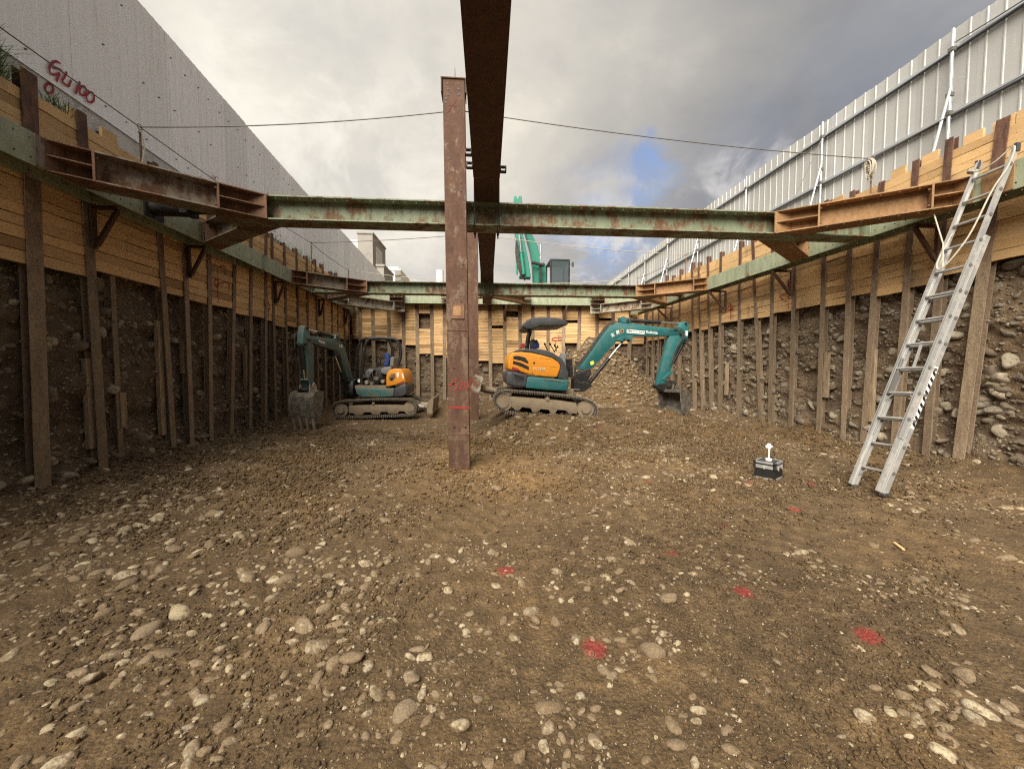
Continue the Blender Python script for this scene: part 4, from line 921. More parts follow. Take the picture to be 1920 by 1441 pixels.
def tufts(name, lst):
    v, f, rr = [], [], []
    for a in lst: tuft(v, f, rr, *a)
    me = bpy.data.meshes.new(name); me.from_pydata([tuple(q) for q in v], [], f); at = me.attributes.new('rnd', 'FLOAT', 'POINT'); at.data.foreach_set('value', rr); me.materials.append(MATS['grass_blade']); o = bpy.data.objects.new(name, me); COL.objects.link(o); o['kind'] = 'stuff'; return o
g_ = [(-5.34, y, 4.58, n1_, h1, .16) for y, n1_, h1 in ((4.0, 260, .55), (4.2, 320, .58), (4.4, 420, .60), (4.6, 420, .55), (4.75, 300, .45), (5.05, 60, .3), (5.35, 90, .38), (5.5, 110, .36), (5.62, 60, .3), (6.1, 30, .25), (6.9, 24, .3), (7.6, 40, .4), (7.9, 30, .3), (9.6, 40, .3), (10.6, 60, .4), (11.2, 50, .4), (11.9, 40, .5), (12.6, 40, .5), (13.4, 30, .5), (14.5, 40, .5), (3.2, 60, .4), (2.4, 60, .4))]
tag(tufts('grass', g_), 'green grass growing between the boards and the left fence', 'grass')
tag(tufts('grass', [(7.3, y, 4.58, 16, .3, .2) for y in (6.6, 9.4, 14.8, 17.3)] + [(7.4, 18.6, 4.6, 60, .9, .15)]), 'sparse dried grass at the foot of the right fence', 'grass')

# ------------------------------------------------------------------ excavators
def text_mesh(body, size, place, mat, parent, name='lettering', bold=0., sx=1.):
    """flat lettering; place(x, y) maps the text plane to the world"""
    cu = bpy.data.curves.new(name, 'FONT'); cu.body = body; cu.size = size; cu.align_x = 'CENTER'; cu.align_y = 'CENTER'; cu.offset = bold; cu.resolution_u = 3
    tmp = bpy.data.objects.new(name, cu); COL.objects.link(tmp); bpy.context.view_layer.update()
    me = bpy.data.meshes.new_from_object(tmp.evaluated_get(bpy.context.evaluated_depsgraph_get())); COL.objects.unlink(tmp); bpy.data.objects.remove(tmp)
    o0 = org(parent)
    for v in me.vertices: v.co = place(v.co.x * sx, v.co.y) - o0
    me.materials.clear(); me.materials.append(MATS[mat]); me.name = name; o = bpy.data.objects.new(name, me); COL.objects.link(o); o.parent = parent; ORG[o.name] = o0; return o
def plane_map(c, ex, ey): c, ex, ey = Vector(c), Vector(ex), Vector(ey); return lambda x, y: c + ex * x + ey * y
def crawler(root, loop, Y0, Y1, cover, idler, spr, rollers, top_roller, name='crawler', mirror=False):
    """rubber track with lugs; its frame and wheels are sub-parts. loop/cover are (x,z) points"""
    lp = smooth_path([(x, 0, z) for x, z in loop], 5, True); n_ = len(lp); th = .030
    nr = []
    cxm = sum(p.x for p in lp) / n_; czm = sum(p.z for p in lp) / n_
    for i in range(n_):
        d = (lp[(i + 1) % n_] - lp[i - 1]).normalized(); q = Vector((-d.z, 0, d.x))
        if q.dot(lp[i] - Vector((cxm, 0, czm))) < 0: q = -q
        nr.append(q)
    mb = MB(); vs = []
    for i in range(n_):
        for y, k in ((Y0, 0), (Y1, 0), (Y1, -th), (Y0, -th)): vs.append(Vector((lp[i].x, y, lp[i].z)) + nr[i] * k)
    mb.add(vs, [(4 * i + a, 4 * i + (a + 1) % 4, 4 * ((i + 1) % n_) + (a + 1) % 4, 4 * ((i + 1) % n_) + a) for i in range(n_) for a in range(4)])
    tr = mb.build(name, 'rubber', root)
    # lugs at even arc distance
    mb = MB(); acc = 0; step = .058; nxt = 0
    for i in range(n_):
        a, c = lp[i], lp[(i + 1) % n_]; L = (c - a).length
        while nxt <= acc + L:
            u = (nxt - acc) / L; p = a.lerp(c, u); q = nr[i].lerp(nr[(i + 1) % n_], u).normalized(); d = (c - a).normalized()
            for yy0, yy1 in ((Y0, Y0 + (Y1 - Y0) * .47), (Y0 + (Y1 - Y0) * .53, Y1)):
                mb.prism([p + Vector((0, yy0, 0)) - d * .017, p + Vector((0, yy0, 0)) + d * .017, p + Vector((0, yy0, 0)) + d * .010 + q * .024, p + Vector((0, yy0, 0)) - d * .010 + q * .024], (0, yy1 - yy0, 0))
            # inner guide nubs, seen along the edge
            mb.box(p - q * (th + .012) + Vector((0, (Y0 + Y1) / 2, 0)), (.03, (Y1 - Y0) * .9, .022))
            nxt += step
        acc += L
    mb.build('lugs', 'track_crust', tr, kind='stuff')
    mb = MB(); mb.prism([(x, Y0 + .05, z) for x, z in cover], (0, Y1 - Y0 - .10, 0)); mb.build('track_frame', 'muddy_steel', tr, bevel=.012, seg=2)
    for (x, z, r), nm in ((idler, 'idler_wheel'), (spr, 'drive_sprocket')):
        mb = MB(); mb.tube([(x, Y0 + .045, z), (x, Y1 - .045, z)], r, 24); mb.tube([(x, Y0 + .02, z), (x, Y0 + .045, z)], r * .62, 24); mb.build(nm, 'muddy_steel', tr)
    mb = MB(); x, z, r = spr; mb.tube([(x, Y0 - .004, z), (x, Y0 + .02, z)], r * .5, 20); mb.build('wheel_hub', 'muddy_steel', tr)
    for x, z, r in rollers:
        mb = MB(); mb.tube([(x, Y0 + .06, z), (x, Y1 - .06, z)], r, 14); mb.build('roller', 'black_metal', tr)
    if top_roller: x, z, r = top_roller; mb = MB(); mb.tube([(x, Y0 + .03, z), (x, Y1 - .06, z)], r, 14); mb.tube([(x, Y0 + .02, z), (x, Y0 + .03, z)], r * .6, 12); mb.build('carrier_roller', 'muddy_steel', tr)
    return tr
def zz8(Y):
    def f(u, v): return aty(*Z8(u, v), Y)
    return f
def xz(f, lst): return [(f(*p).x, f(*p).z) for p in lst]
def cyl(root, a, c, r1, r2, frac, m1_='black_metal', nm='cylinder'):
    a, c = Vector(a), Vector(c); d = (c - a); mb = MB(); mb.tube([a, a + d * frac], r1, 14); mb.tube([a + d * (frac - .02), a + d * frac + d.normalized() * .01], r1 * 1.15, 14)
    s_ = d.cross(Vector((0, 1, 0))).normalized(); o = mb.build(nm, m1_, root); mb = MB(); mb.tube([a + d * frac, c], r2, 12); mb.build('piston_rod', 'chrome', o)
    return o
def pin(mb, p, r, w_, ax=Vector((0, 1, 0))): mb.tube([Vector(p) - ax * w_ / 2, Vector(p) + ax * w_ / 2], r, 14)

# ---------------- right excavator
ex = thing('mini_excavator', 'teal and orange mini excavator with black canopy, its boom reaching right', 'excavator', (1.45, 9.55, .42), 'small excavators in the pit')
N_ = zz8(8.72)
loop = [(262, 712), (285, 672), (345, 648), (520, 658), (680, 672), (850, 692), (980, 718), (1030, 760), (1040, 815), (1010, 852), (950, 862), (800, 856), (650, 848), (500, 835), (370, 815), (300, 778), (272, 745)]
cover = [(330, 700), (345, 690), (560, 705), (750, 722), (885, 742), (900, 790), (893, 826), (830, 818), (800, 798), (745, 795), (722, 828), (700, 828), (680, 795), (620, 790), (590, 815), (560, 812), (540, 782), (480, 775), (455, 798), (430, 800), (400, 772), (332, 765), (322, 735)]
def pr(f, u, v, r): p = f(u, v); return (p.x, p.z, r)
for Y0, Y1, dz in ((8.72, 9.07, 0), (9.98, 10.33, 0)):
    crawler(ex, xz(N_, loop), Y0, Y1, xz(N_, cover), pr(N_, 335, 738, .20), pr(N_, 958, 787, .20), [pr(N_, u, v, .07) for u, v in ((440, 800), (575, 812), (712, 826), (820, 835))], pr(N_, 668, 712, .05))
mb = MB(); a = N_(400, 660); c = N_(900, 740); mb.box(((a.x + c.x) / 2, 9.525, a.z - .12), (1.5, .95, .3)); mb.build('undercarriage', 'muddy_steel', ex, bevel=.03)
mb = MB(); p = N_(640, 652); mb.tube([(p.x, 9.5, p.z - .22), (p.x, 9.5, p.z + .04)], .42, 28); mb.build('slew_ring', 'black_metal', ex)
# dozer blade, curved mouldboard
mb = MB(); B_ = zz8(8.75); prof = [(118, 535), (150, 548), (188, 560), (172, 595), (166, 640), (150, 662), (118, 672), (85, 628), (105, 600), (112, 575)]
mb.prism([B_(*q) for q in prof], (0, 1.55, 0)); bl = mb.build('dozer_blade', 'beige_steel', ex, bevel=.008)
for yy in (9.15, 9.9):
    mb = MB(); a = B_(165, 632); c = B_(300, 668); mb.bar((a.x, yy, a.z - .02), (c.x, yy, c.z - .06), .10, .13); mb.build('blade_arm', 'muddy_steel', bl, bevel=.01)
a = B_(165, 632); c = B_(285, 655); mb = MB(); mb.tube([(a.x, 9.05, a.z), (c.x, 9.05, c.z + .0)], .065, 16); mb.build('blade_cylinder', 'muddy_steel', bl)
# upper structure
H0 = 8.80; HN = zz8(H0); hd = 1.42
mb = MB(); mb.prism([HN(*q) for q in [(515, 541), (700, 556), (828, 568), (826, 610), (812, 652), (660, 645), (500, 630)]], (0, hd, 0)); sk = mb.build('side_skirt', 'teal_paint', ex, bevel=.035, seg=3)
mb = MB(); mb.prism([Vector((0, -.012, 0)) + HN(*q) for q in [(640, 556), (740, 566), (795, 582), (790, 590), (735, 578), (640, 572)]], (0, .014, 0)); mb.build('pressed_groove', 'faded_teal_paint', sk, bevel=.005)
mb = MB(); mb.prism([HN(*q) for q in [(362, 502), (440, 506), (520, 540), (514, 600), (502, 628), (400, 616), (362, 604), (354, 560)]], (0, hd, 0)); ctw = mb.build('counterweight', 'dark_plastic', ex, bevel=.05, seg=3)
mb = MB(); mb.prism([HN(*q) + Vector((0, -.006, 0)) for q in [(412, 522), (490, 545), (488, 575), (455, 572), (425, 550)]], (0, .01, 0)); mb.build('recess', 'black_paint', ctw)
mb = MB(); mb.bar(HN(400, 512) + Vector((0, -.008, 0)), HN(425, 552) + Vector((0, -.008, 0)), .02, .018); mb.bar(HN(425, 552) + Vector((0, -.008, 0)), HN(480, 582) + Vector((0, -.008, 0)), .02, .018); mb.build('recess_rim', 'dark_plastic', ctw)
oc = [(404, 358), (470, 356), (560, 366), (630, 382), (700, 402), (748, 432), (768, 462), (764, 490), (742, 552), (640, 546), (530, 530), (440, 502), (372, 492), (370, 440), (380, 392)]
mb = MB(); mb.prism([HN(*q) + Vector((0, .02, 0)) for q in oc], (0, hd - .04, 0)); cv = mb.build('engine_cover', 'orange_paint', ex, bevel=.045, seg=4)
dk = [(404, 358), (440, 342), (500, 334), (580, 333), (650, 344), (710, 364), (765, 402), (805, 455), (826, 510), (826, 566), (746, 556), (764, 490), (768, 462), (748, 432), (700, 402), (630, 382), (560, 366), (470, 356)]
mb = MB(); mb.prism([HN(*q) + Vector((0, .03, 0)) for q in dk], (0, hd - .06, 0)); mb.build('bonnet', 'dark_plastic', ex, bevel=.02, seg=3)
Of = lambda u, v, d=.012: HN(u, v) + Vector((0, .02 - d, 0))
for q in ([(412, 388), (450, 388), (500, 400), (524, 432), (524, 448), (470, 425), (410, 412)], [(408, 424), (470, 440), (528, 470), (527, 496), (470, 470), (408, 448)]):
    mb = MB(); mb.prism([Of(*p, .004) for p in q], (0, .02, 0)); g_o = mb.build('air_grille', 'black_metal', cv, bevel=.004)
mb = MB(); mb.prism([Of(*p, .004) for p in [(402, 470), (440, 480), (466, 500), (430, 498), (399, 488)]], (0, .012, 0)); mb.build('tail_reflector', 'red_paint', cv)
mb = MB(); p = Of(567, 441, .005); mb.tube([p, p + Vector((0, .03, 0))], .024, 16); p = Of(553, 515, .004); mb.tube([p, p + Vector((0, .03, 0))], .012, 10); p = Of(727, 545, .004); mb.tube([p, p + Vector((0, .03, 0))], .010, 8); mb.build('lock_hole', 'black_paint', cv)
mb = MB()
for pts in ([(610, 400), (690, 410), (740, 440), (742, 470), (690, 465), (670, 520)], [(575, 500), (565, 520), (570, 530), (600, 530), (606, 512)]):
    for a_, b_ in zip(pts[:-1], pts[1:]): mb.bar(Of(*a_, .002), Of(*b_, .002), .008, .010)
mb.build('panel_crease', 'orange_paint', cv)
exx = Vector((1, 0, -.035)).normalized(); ezz = Vector((.035, 0, 1)).normalized()
mb = MB()
for k in range(7):
    c = Of(562 + k * 13, 478 + k * .6, .0035); mb.ribbon([c - ezz * .018, c + ezz * .018 + exx * .012], .017 if k % 2 else .026, (0, -1, 0))
mb.ribbon([Of(553, 490, .0035), Of(655, 494, .0035)], .008, (0, -1, 0)); mb.build('model_marking', 'pale_marking', cv)
mb = MB(); 
for k in range(3): c = Of(622 + k * 10, 497, .0035); mb.ribbon([c - ezz * .016, c + ezz * .016], .02, (0, -1, 0))
mb.build('model_marking', 'grey_cloth', cv)
# canopy on two posts
CN = zz8(9.0)
roof = [(484, 168), (494, 142), (512, 120), (548, 101), (620, 98), (720, 101), (788, 114), (820, 138), (822, 152), (790, 158), (700, 162), (610, 162), (575, 178), (548, 186), (512, 186)]
cz_ = zz8(8.85); mb = MB(); mb.prism([cz_(*q) for q in roof], (0, 1.2, 0)); can = mb.build('canopy', 'black_metal', ex, bevel=.045, seg=4); can.data.materials[0] = MATS['dark_plastic']
for yy, us in ((9.0, (545, 507)), (9.85, (582, 545))):
    f = zz8(9.0); a = f(538 if yy < 9.5 else 576, 180); m_ = f(518 if yy < 9.5 else 560, 240); c = f(506 if yy < 9.5 else 550, 335)
    mb = MB(); mb.tube(smooth_path([(a.x, yy, a.z), (m_.x, yy, m_.z), (c.x, yy, c.z)], 5), .034, 10); mb.build('canopy_post', 'black_metal', ex)
# seat, levers and odds on the deck
f = zz8(9.35); mb = MB(); mb.prism([f(*q) for q in [(548, 262), (570, 262), (590, 300), (600, 330), (548, 330)]], (0, .42, 0)); mb.build('seat', 'dark_plastic', ex, bevel=.02, seg=2)
mb = MB(); mb.prism([f(*q) - Vector((0, .03, 0)) for q in [(585, 262), (605, 300), (606, 330), (560, 330), (566, 300)]], (0, .3, 0)); mb.build('jacket', 'blue_cloth', ex, bevel=.03, seg=2)
mb = MB(); mb.prism([f(*q) - Vector((0, .3, 0)) for q in [(458, 300), (486, 298), (487, 332), (456, 334)]], (0, .14, 0)); mb.build('fuel_can', 'red_paint', ex, bevel=.012)
for (a_, b_) in (((668, 348), (650, 308)), ((722, 362), (690, 308)), ((716, 360), (736, 328)), ((735, 352), (724, 318))):
    a = f(*a_); c = f(*b_); mb = MB(); mb.tube([a, c], .012, 8); mb.tube([c, c + (c - a).normalized() * .06], .022, 8); mb.build('control_lever', 'black_metal', ex)
f = zz8(9.0); mb = MB(); mb.prism([f(*q) for q in [(766, 402), (784, 364), (812, 376), (800, 430), (790, 440)]], (0, .3, 0)); mb.build('work_light', 'grey_cloth', ex, bevel=.012)
for yy in (9.0, 9.35):
    a = f(838, 410); c = f(848, 552); mb = MB(); mb.bar((a.x, yy, a.z), (c.x, yy, c.z), .03, .075, (1, 0, 0)); mb.build('guard_bar', 'black_metal', ex)
# swing post
YB_ = 9.5; BF = zz8(YB_); bw_ = .17
def bprism(lst, f, y0, y1): return [Vector((f(*q).x, y0, f(*q).z)) for q in lst], (0, y1 - y0, 0)
mb = MB(); mb.prism(*bprism([(850, 560), (900, 500), (975, 480), (985, 520), (960, 560), (985, 590), (985, 612), (930, 655), (850, 655)], BF, YB_ - .14, YB_ + .14)); mb.build('swing_post', 'black_metal', ex, bevel=.02)
mb = MB(); a = BF(815, 634); c = BF(890, 640); mb.tube([(a.x, 9.2, a.z), (c.x, 9.25, c.z)], .03, 12); mb.build('swing_cylinder_rod', 'chrome', ex)
# boom
boom = [(885, 486), (925, 444), (1000, 335), (1080, 222), (1125, 172), (1165, 148), (1205, 138), (1262, 142), (1420, 165), (1580, 182), (1640, 196), (1655, 215), (1640, 232), (1560, 240), (1400, 241), (1260, 240), (1215, 252), (1180, 276), (1140, 322), (1060, 412), (995, 478), (940, 492)]
mb = MB(); mb.prism(*bprism(boom, BF, YB_ - bw_ / 2, YB_ + bw_ / 2)); bm_ = mb.build('boom', 'teal_paint', ex, bevel=.010, seg=2)
mb = MB(); mb.prism(*bprism([(1205, 140), (1203, 104), (1228, 94), (1245, 104), (1272, 108), (1278, 143)], BF, YB_ - .10, YB_ + .10)); mb.build('cylinder_lug', 'teal_paint', bm_, bevel=.006)
mb = MB(); mb.prism(*bprism([(1175, 275), (1190, 258), (1232, 238), (1296, 240), (1294, 262), (1282, 284), (1262, 266), (1245, 270), (1228, 283)], BF, YB_ - .11, YB_ + .11)); mb.build('cylinder_lug', 'teal_paint', bm_, bevel=.006)
mb = MB()
for q, r in (((1255, 124), .03), ((1230, 268), .028), ((1650, 222), .035)): p = BF(*q); pin(mb, (p.x, YB_, p.z), r, .27)
mb.build('pivot_pin', 'black_metal', bm_)
# cylinders
a = BF(968, 604); c = BF(1232, 278); cyl(ex, (a.x, YB_ + .0, a.z), (c.x, YB_, c.z), .048, .026, .60, nm='boom_cylinder')
a = BF(1262, 122); c = BF(1686, 146); cyl(ex, (a.x, YB_, a.z), (c.x, YB_, c.z), .046, .022, .58, nm='arm_cylinder')
# arm
armp = [(1640, 160), (1672, 134), (1700, 132), (1716, 148), (1714, 210), (1706, 270), (1690, 288), (1668, 290), (1640, 330), (1610, 400), (1590, 470), (1560, 540), (1530, 600), (1500, 622), (1474, 612), (1478, 590), (1510, 470), (1545, 330), (1560, 262), (1572, 240), (1610, 220)]
mb = MB(); mb.prism(*bprism(armp, BF, YB_ - .075, YB_ + .075)); ar = mb.build('arm', 'teal_paint', ex, bevel=.010, seg=2)
mb = MB()
for q, r in (((1690, 146), .03), ((1686, 270), .03), ((1500, 604), .03)): p = BF(*q); pin(mb, (p.x, YB_, p.z), r, .22)
mb.build('pivot_pin', 'black_metal', ar)
mb = MB(); mb.prism([BF(*q) + Vector((0, -.079, 0)) for q in [(1690, 202), (1706, 203), (1704, 240), (1689, 238)]], (0, .002, 0)); mb.build('sticker', 'white_paint', ar)
a = BF(1688, 282); c = BF(1580, 500); cyl(ex, (a.x, YB_ - .0, a.z), (c.x - .01, YB_, c.z), .042, .024, .72, nm='bucket_cylinder')
mb = MB(); mb.prism(*bprism([(1515, 560), (1560, 512), (1592, 500), (1600, 515), (1572, 530), (1530, 572)], BF, YB_ - .09, YB_ + .09)); mb.build('link_arm', 'teal_paint', ex, bevel=.006)
mb = MB(); mb.prism(*bprism([(1462, 608), (1490, 596), (1530, 592), (1565, 570), (1600, 572), (1604, 590), (1570, 618), (1535, 634), (1520, 655), (1496, 640), (1470, 628)], BF, YB_ - .12, YB_ + .12)); mb.build('quick_hitch', 'black_metal', ex, bevel=.008)
# bucket turned a little towards us: open mouth to the left
bA = radians(36); bc = BF(1620, 735); bc.y = YB_
def bk(f_, u, v, y):  # rotate bucket about a vertical axis through its middle
    p = f_(u, v); q = Vector((p.x - bc.x, y - YB_, 0)); return Vector((bc.x + q.x * cos(bA) - q.y * sin(bA), YB_ + q.x * sin(bA) + q.y * cos(bA), p.z))
out_ = [(1525, 640), (1590, 640), (1650, 648), (1690, 672), (1702, 715), (1690, 765), (1650, 812), (1610, 838)]
inn = [(1606, 822), (1640, 798), (1668, 756), (1680, 715), (1672, 682), (1645, 664), (1590, 656), (1530, 655)]
mb = MB(); mb.prism([bk(BF, u, v, YB_ - .30) for u, v in out_ + inn], bk(BF, 1600, 700, YB_ + .30) - bk(BF, 1600, 700, YB_ - .30)); bu = mb.build('bucket', 'bucket_steel', ex)
vw = bk(BF, 1600, 700, .02) - bk(BF, 1600, 700, 0)
for yy in (YB_ - .31, YB_ + .29):
    mb = MB(); mb.prism([bk(BF, u, v, yy) for u, v in out_ + [(1560, 790), (1540, 720)]], vw); mb.build('bucket_side', 'bucket_steel', bu)
for k in range(5):
    yy = YB_ - .27 + k * .135; mb = MB(); mb.prism([bk(BF, u, v, yy - .025) for u, v in [(1640, 805), (1612, 822), (1574, 858), (1600, 850), (1630, 828)]], bk(BF, 1600, 700, .05) - bk(BF, 1600, 700, 0)); mb.build('bucket_tooth', 'beige_steel', bu)
for yy in (YB_ - .10, YB_ + .08):
    mb = MB(); mb.prism([bk(BF, u, v, yy) for u, v in [(1540, 648), (1530, 625), (1548, 612), (1570, 622), (1600, 600), (1625, 608), (1648, 650)]], vw); mb.build('bucket_ear', 'bucket_steel', bu, bevel=.004)
# hydraulic hoses
for k, dz in enumerate((0, 7, 14)):
    pts = [(872, 530 - dz), (876, 480 - dz), (905, 450 - dz), (950, 395 - dz), (1060, 238 - dz), (1110, 172 - dz), (1150, 142 - dz), (1200, 134 - dz * .3), (1290, 140 - dz * .3)]
    mb = MB(); mb.tube(smooth_path([Vector((BF(*q).x, YB_ - .06 + k * .05, BF(*q).z)) for q in pts], 4), .013, 6); mb.build('hydraulic_hose', 'rubber', ex)
for k, pts in enumerate(([(1600, 186), (1640, 182), (1668, 205), (1672, 250), (1640, 300), (1600, 380), (1585, 440)], [(1560, 182), (1620, 190), (1652, 225), (1655, 260), (1625, 310), (1600, 360), (1570, 455)], [(880, 520), (905, 540), (935, 510), (960, 520), (970, 560)], [(870, 560), (900, 590), (940, 585), (985, 610)], [(850, 600), (900, 620), (940, 630), (990, 612)])):
    mb = MB(); mb.tube(smooth_path([Vector((BF(*q).x, YB_ - .12 - .02 * (k % 2), BF(*q).z)) for q in pts], 4), .013, 6); mb.build('hydraulic_hose', 'rubber', ex)
# writing on the boom
yF = YB_ - bw_ / 2 - .004; TF = zz8(yF)
def along(q0, q1): a, c = TF(*q0), TF(*q1); d = (c - a).normalized(); return a, c, d, Vector((0, -1, 0)).cross(d) * -1
zD = zz8(yF); Zs = lambda u, v: aty(1130 + u / 11.294, 580 + v / 11.294, yF)
a, c = Zs(515, 445), Zs(885, 475); ctr = (Zs(512, 410) + Zs(888, 475) + Zs(885, 518) + Zs(510, 490)) / 4; d = (Zs(885, 482) - Zs(512, 450)).normalized(); u_ = Vector((-d.z, 0, d.x)); wS = (Zs(888, 480) - Zs(510, 450)).length
mb = MB(); mb.prism([ctr - d * wS / 2 - u_ * .042, ctr + d * wS / 2 - u_ * .042, ctr + d * wS / 2 + u_ * .042, ctr - d * wS / 2 + u_ * .042], (0, .003, 0)); mb.build('sticker', 'white_paint', bm_)
text_mesh('移動式クレーン仕様機', .064, plane_map(ctr + Vector((0, -.0025, 0)), d, u_), 'black_paint', bm_, sx=wS * .94 / .64, bold=.0012)
ctr = (Zs(905, 478) + Zs(1172, 492)) / 2; text_mesh('Kubota', .092, plane_map(ctr, d, u_), 'white_paint', bm_, sx=(Zs(1172, 490) - Zs(905, 480)).length / .29, bold=.002)
for ch, q, ang in (('玄', (215, 545), 25), ('昇', (325, 490), 20)):
    e = radians(ang); text_mesh(ch, .105, plane_map(Zs(*q), (cos(e), 0, sin(e)), (-sin(e), 0, cos(e))), 'white_paint', bm_, bold=.0015)
mb = MB(); p = Zs(415, 455); mb.tube([p, p + Vector((0, .003, 0))], .045, 18); mb.build('badge', 'yellow_sticker', bm_).data.materials[0] = MATS['orange_paint']
mb = MB(); p = p + Vector((0, -.002, 0)); mb.tube([p, p + Vector((0, .002, 0))], .03, 14); mb.build('badge_mark', 'black_metal', bm_)
mb = MB(); mb.prism([TF(*q) for q in [(986, 432), (1010, 424), (1018, 444), (1000, 458), (990, 455)]], (0, .003, 0)); mb.build('sticker', 'yellow_sticker', bm_)

# ---------------- left excavator
Z7 = lambda u, v: (520 + u / 5.3333, 580 + v / 5.3333)
def z7(Y): return lambda u, v: aty(*Z7(u, v), Y)
e2 = thing('mini_excavator', 'muddy teal mini excavator with open black roll frame near the left wall', 'excavator', (-3.1, 12.0, 0), 'small excavators in the pit')
N2 = z7(11.35)
loop = [(548, 985), (572, 942), (620, 922), (760, 910), (960, 898), (1150, 896), (1290, 900), (1355, 925), (1385, 970), (1382, 1015), (1345, 1055), (1200, 1068), (1000, 1075), (800, 1082), (660, 1088), (590, 1072), (556, 1035)]
cover = [(708, 962), (960, 955), (1160, 955), (1315, 962), (1322, 1030), (1285, 1040), (1265, 1020), (1215, 1020), (1195, 1046), (1110, 1046), (1090, 1026), (1035, 1028), (1015, 1052), (945, 1052), (925, 1030), (865, 1032), (845, 1056), (770, 1058), (750, 1040), (705, 1035)]
for Y0, Y1 in ((11.35, 11.70), (12.55, 12.90)):
    crawler(e2, xz(N2, loop), Y0, Y1, xz(N2, cover), pr(N2, 1325, 985, .19), pr(N2, 630, 1008, .19), [pr(N2, u, v, .07) for u, v in ((800, 1050), (980, 1048), (1150, 1040))], pr(N2, 955, 940, .04))
mb = MB(); a = N2(700, 930); c = N2(1300, 1000); mb.box(((a.x + c.x) / 2, 12.12, a.z - .13), (1.6, .9, .28)); mb.build('undercarriage', 'muddy_steel', e2, bevel=.03)
mb = MB(); p = N2(1000, 880); mb.tube([(p.x, 12.12, p.z - .25), (p.x, 12.12, p.z + .05)], .42, 28); mb.build('slew_ring', 'black_metal', e2)
f = z7(11.4); mb = MB(); mb.prism([f(*q) for q in [(1500, 922), (1535, 900), (1558, 890), (1562, 930), (1552, 1000), (1554, 1046), (1498, 1040), (1493, 985)]], (0, 1.5, 0)); bl = mb.build('dozer_blade', 'muddy_steel', e2, bevel=.008)
for yy in (11.75, 12.45):
    a, c = f(1375, 975), f(1505, 992); mb = MB(); mb.tube([(a.x, yy, a.z), (c.x, yy, c.z)], .06, 12); mb.build('blade_arm', 'beige_steel', bl)
H2 = z7(11.5); hd2 = 1.3
mb = MB(); mb.prism([H2(*q) for q in [(772, 780), (1000, 788), (1165, 786), (1162, 872), (1000, 880), (850, 876), (790, 846)]], (0, hd2, 0)); mb.build('side_skirt', 'faded_teal_paint', e2, bevel=.03, seg=3)
mb = MB(); mb.prism([H2(*q) for q in [(1167, 786), (1280, 742), (1294, 765), (1292, 848), (1240, 872), (1164, 874)]], (0, hd2, 0)); mb.build('counterweight', 'dark_plastic', e2, bevel=.03, seg=3)
mb = MB(); mb.prism([H2(*q) + Vector((0, .02, 0)) for q in [(1086, 668), (1098, 625), (1130, 600), (1185, 590), (1235, 596), (1258, 622), (1272, 680), (1282, 738), (1180, 756), (1112, 772), (1086, 772)]], (0, hd2 - .04, 0)); cv2 = mb.build('engine_cover', 'orange_paint', e2, bevel=.03, seg=3)
O2 = lambda u, v: H2(u, v) + Vector((0, .016, 0))
mb = MB(); mb.prism([O2(*q) for q in [(1112, 680), (1135, 645), (1175, 640), (1182, 680), (1150, 715), (1120, 712)]], (0, .01, 0)); mb.build('cover_recess', 'orange_rust_steel', cv2)
mb = MB(); mb.prism([O2(*q) - Vector((0, .003, 0)) for q in [(1125, 690), (1150, 672), (1160, 700), (1135, 712)]], (0, .01, 0)); mb.build('latch_hole', 'black_paint', cv2)
mb = MB(); mb.prism([O2(*q) for q in [(1190, 632), (1216, 630), (1216, 655), (1206, 685), (1196, 680)]], (0, .006, 0)); mb.build('sticker', 'white_paint', cv2)
mb = MB(); mb.prism([O2(*q) for q in [(1240, 640), (1256, 640), (1268, 690), (1254, 692)]], (0, .006, 0)); mb.build('sticker', 'white_paint', cv2)
mb = MB(); mb.prism([O2(*q) for q in [(1190, 745), (1262, 712), (1278, 738), (1230, 750)]], (0, .006, 0)); mb.build('tail_reflector', 'dark_red_paint', cv2)
# floor, engine bay lumps, console
mb = MB(); mb.prism([H2(*q) + Vector((0, .04, 0)) for q in [(770, 760), (1084, 762), (1084, 790), (770, 790)]], (0, hd2 - .08, 0)); mb.build('deck', 'muddy_steel', e2, bevel=.01)
mb = MB(); mb.prism([H2(*q) + Vector((0, .45, 0)) for q in [(790, 690), (820, 610), (880, 585), (960, 580), (1050, 578), (1085, 600), (1085, 760), (790, 760)]], (0, .7, 0)); mb.build('engine_block', 'black_metal', e2, bevel=.05, seg=2)
mb = MB(); mb.prism([H2(*q) + Vector((0, .30, 0)) for q in [(800, 690), (826, 626), (880, 594), (940, 600), (905, 640), (880, 690)]], (0, .3, 0)); mb.build('console', 'grey_cloth', e2, bevel=.03, seg=2)
mb = MB(); mb.prism([H2(*q) + Vector((0, .30, 0)) for q in [(1000, 620), (1030, 576), (1110, 572), (1110, 600), (1080, 660), (1020, 640)]], (0, .35, 0)); mb.build('side_panel', 'grey_cloth', e2, bevel=.03, seg=2)
for u, v, r, mt in ((806, 714, .05, 'white_paint'), (880, 728, .06, 'beige_steel'), (1040, 720, .05, 'beige_steel'), (975, 690, .06, 'bucket_steel'), (930, 740, .05, 'bucket_steel')):
    p = H2(u, v); mb = MB(); mb.tube([(p.x, 11.62, p.z), (p.x, 11.8, p.z)], r, 14); mb.build('filter_canister', mt, e2, bevel=.008)
mb = MB()
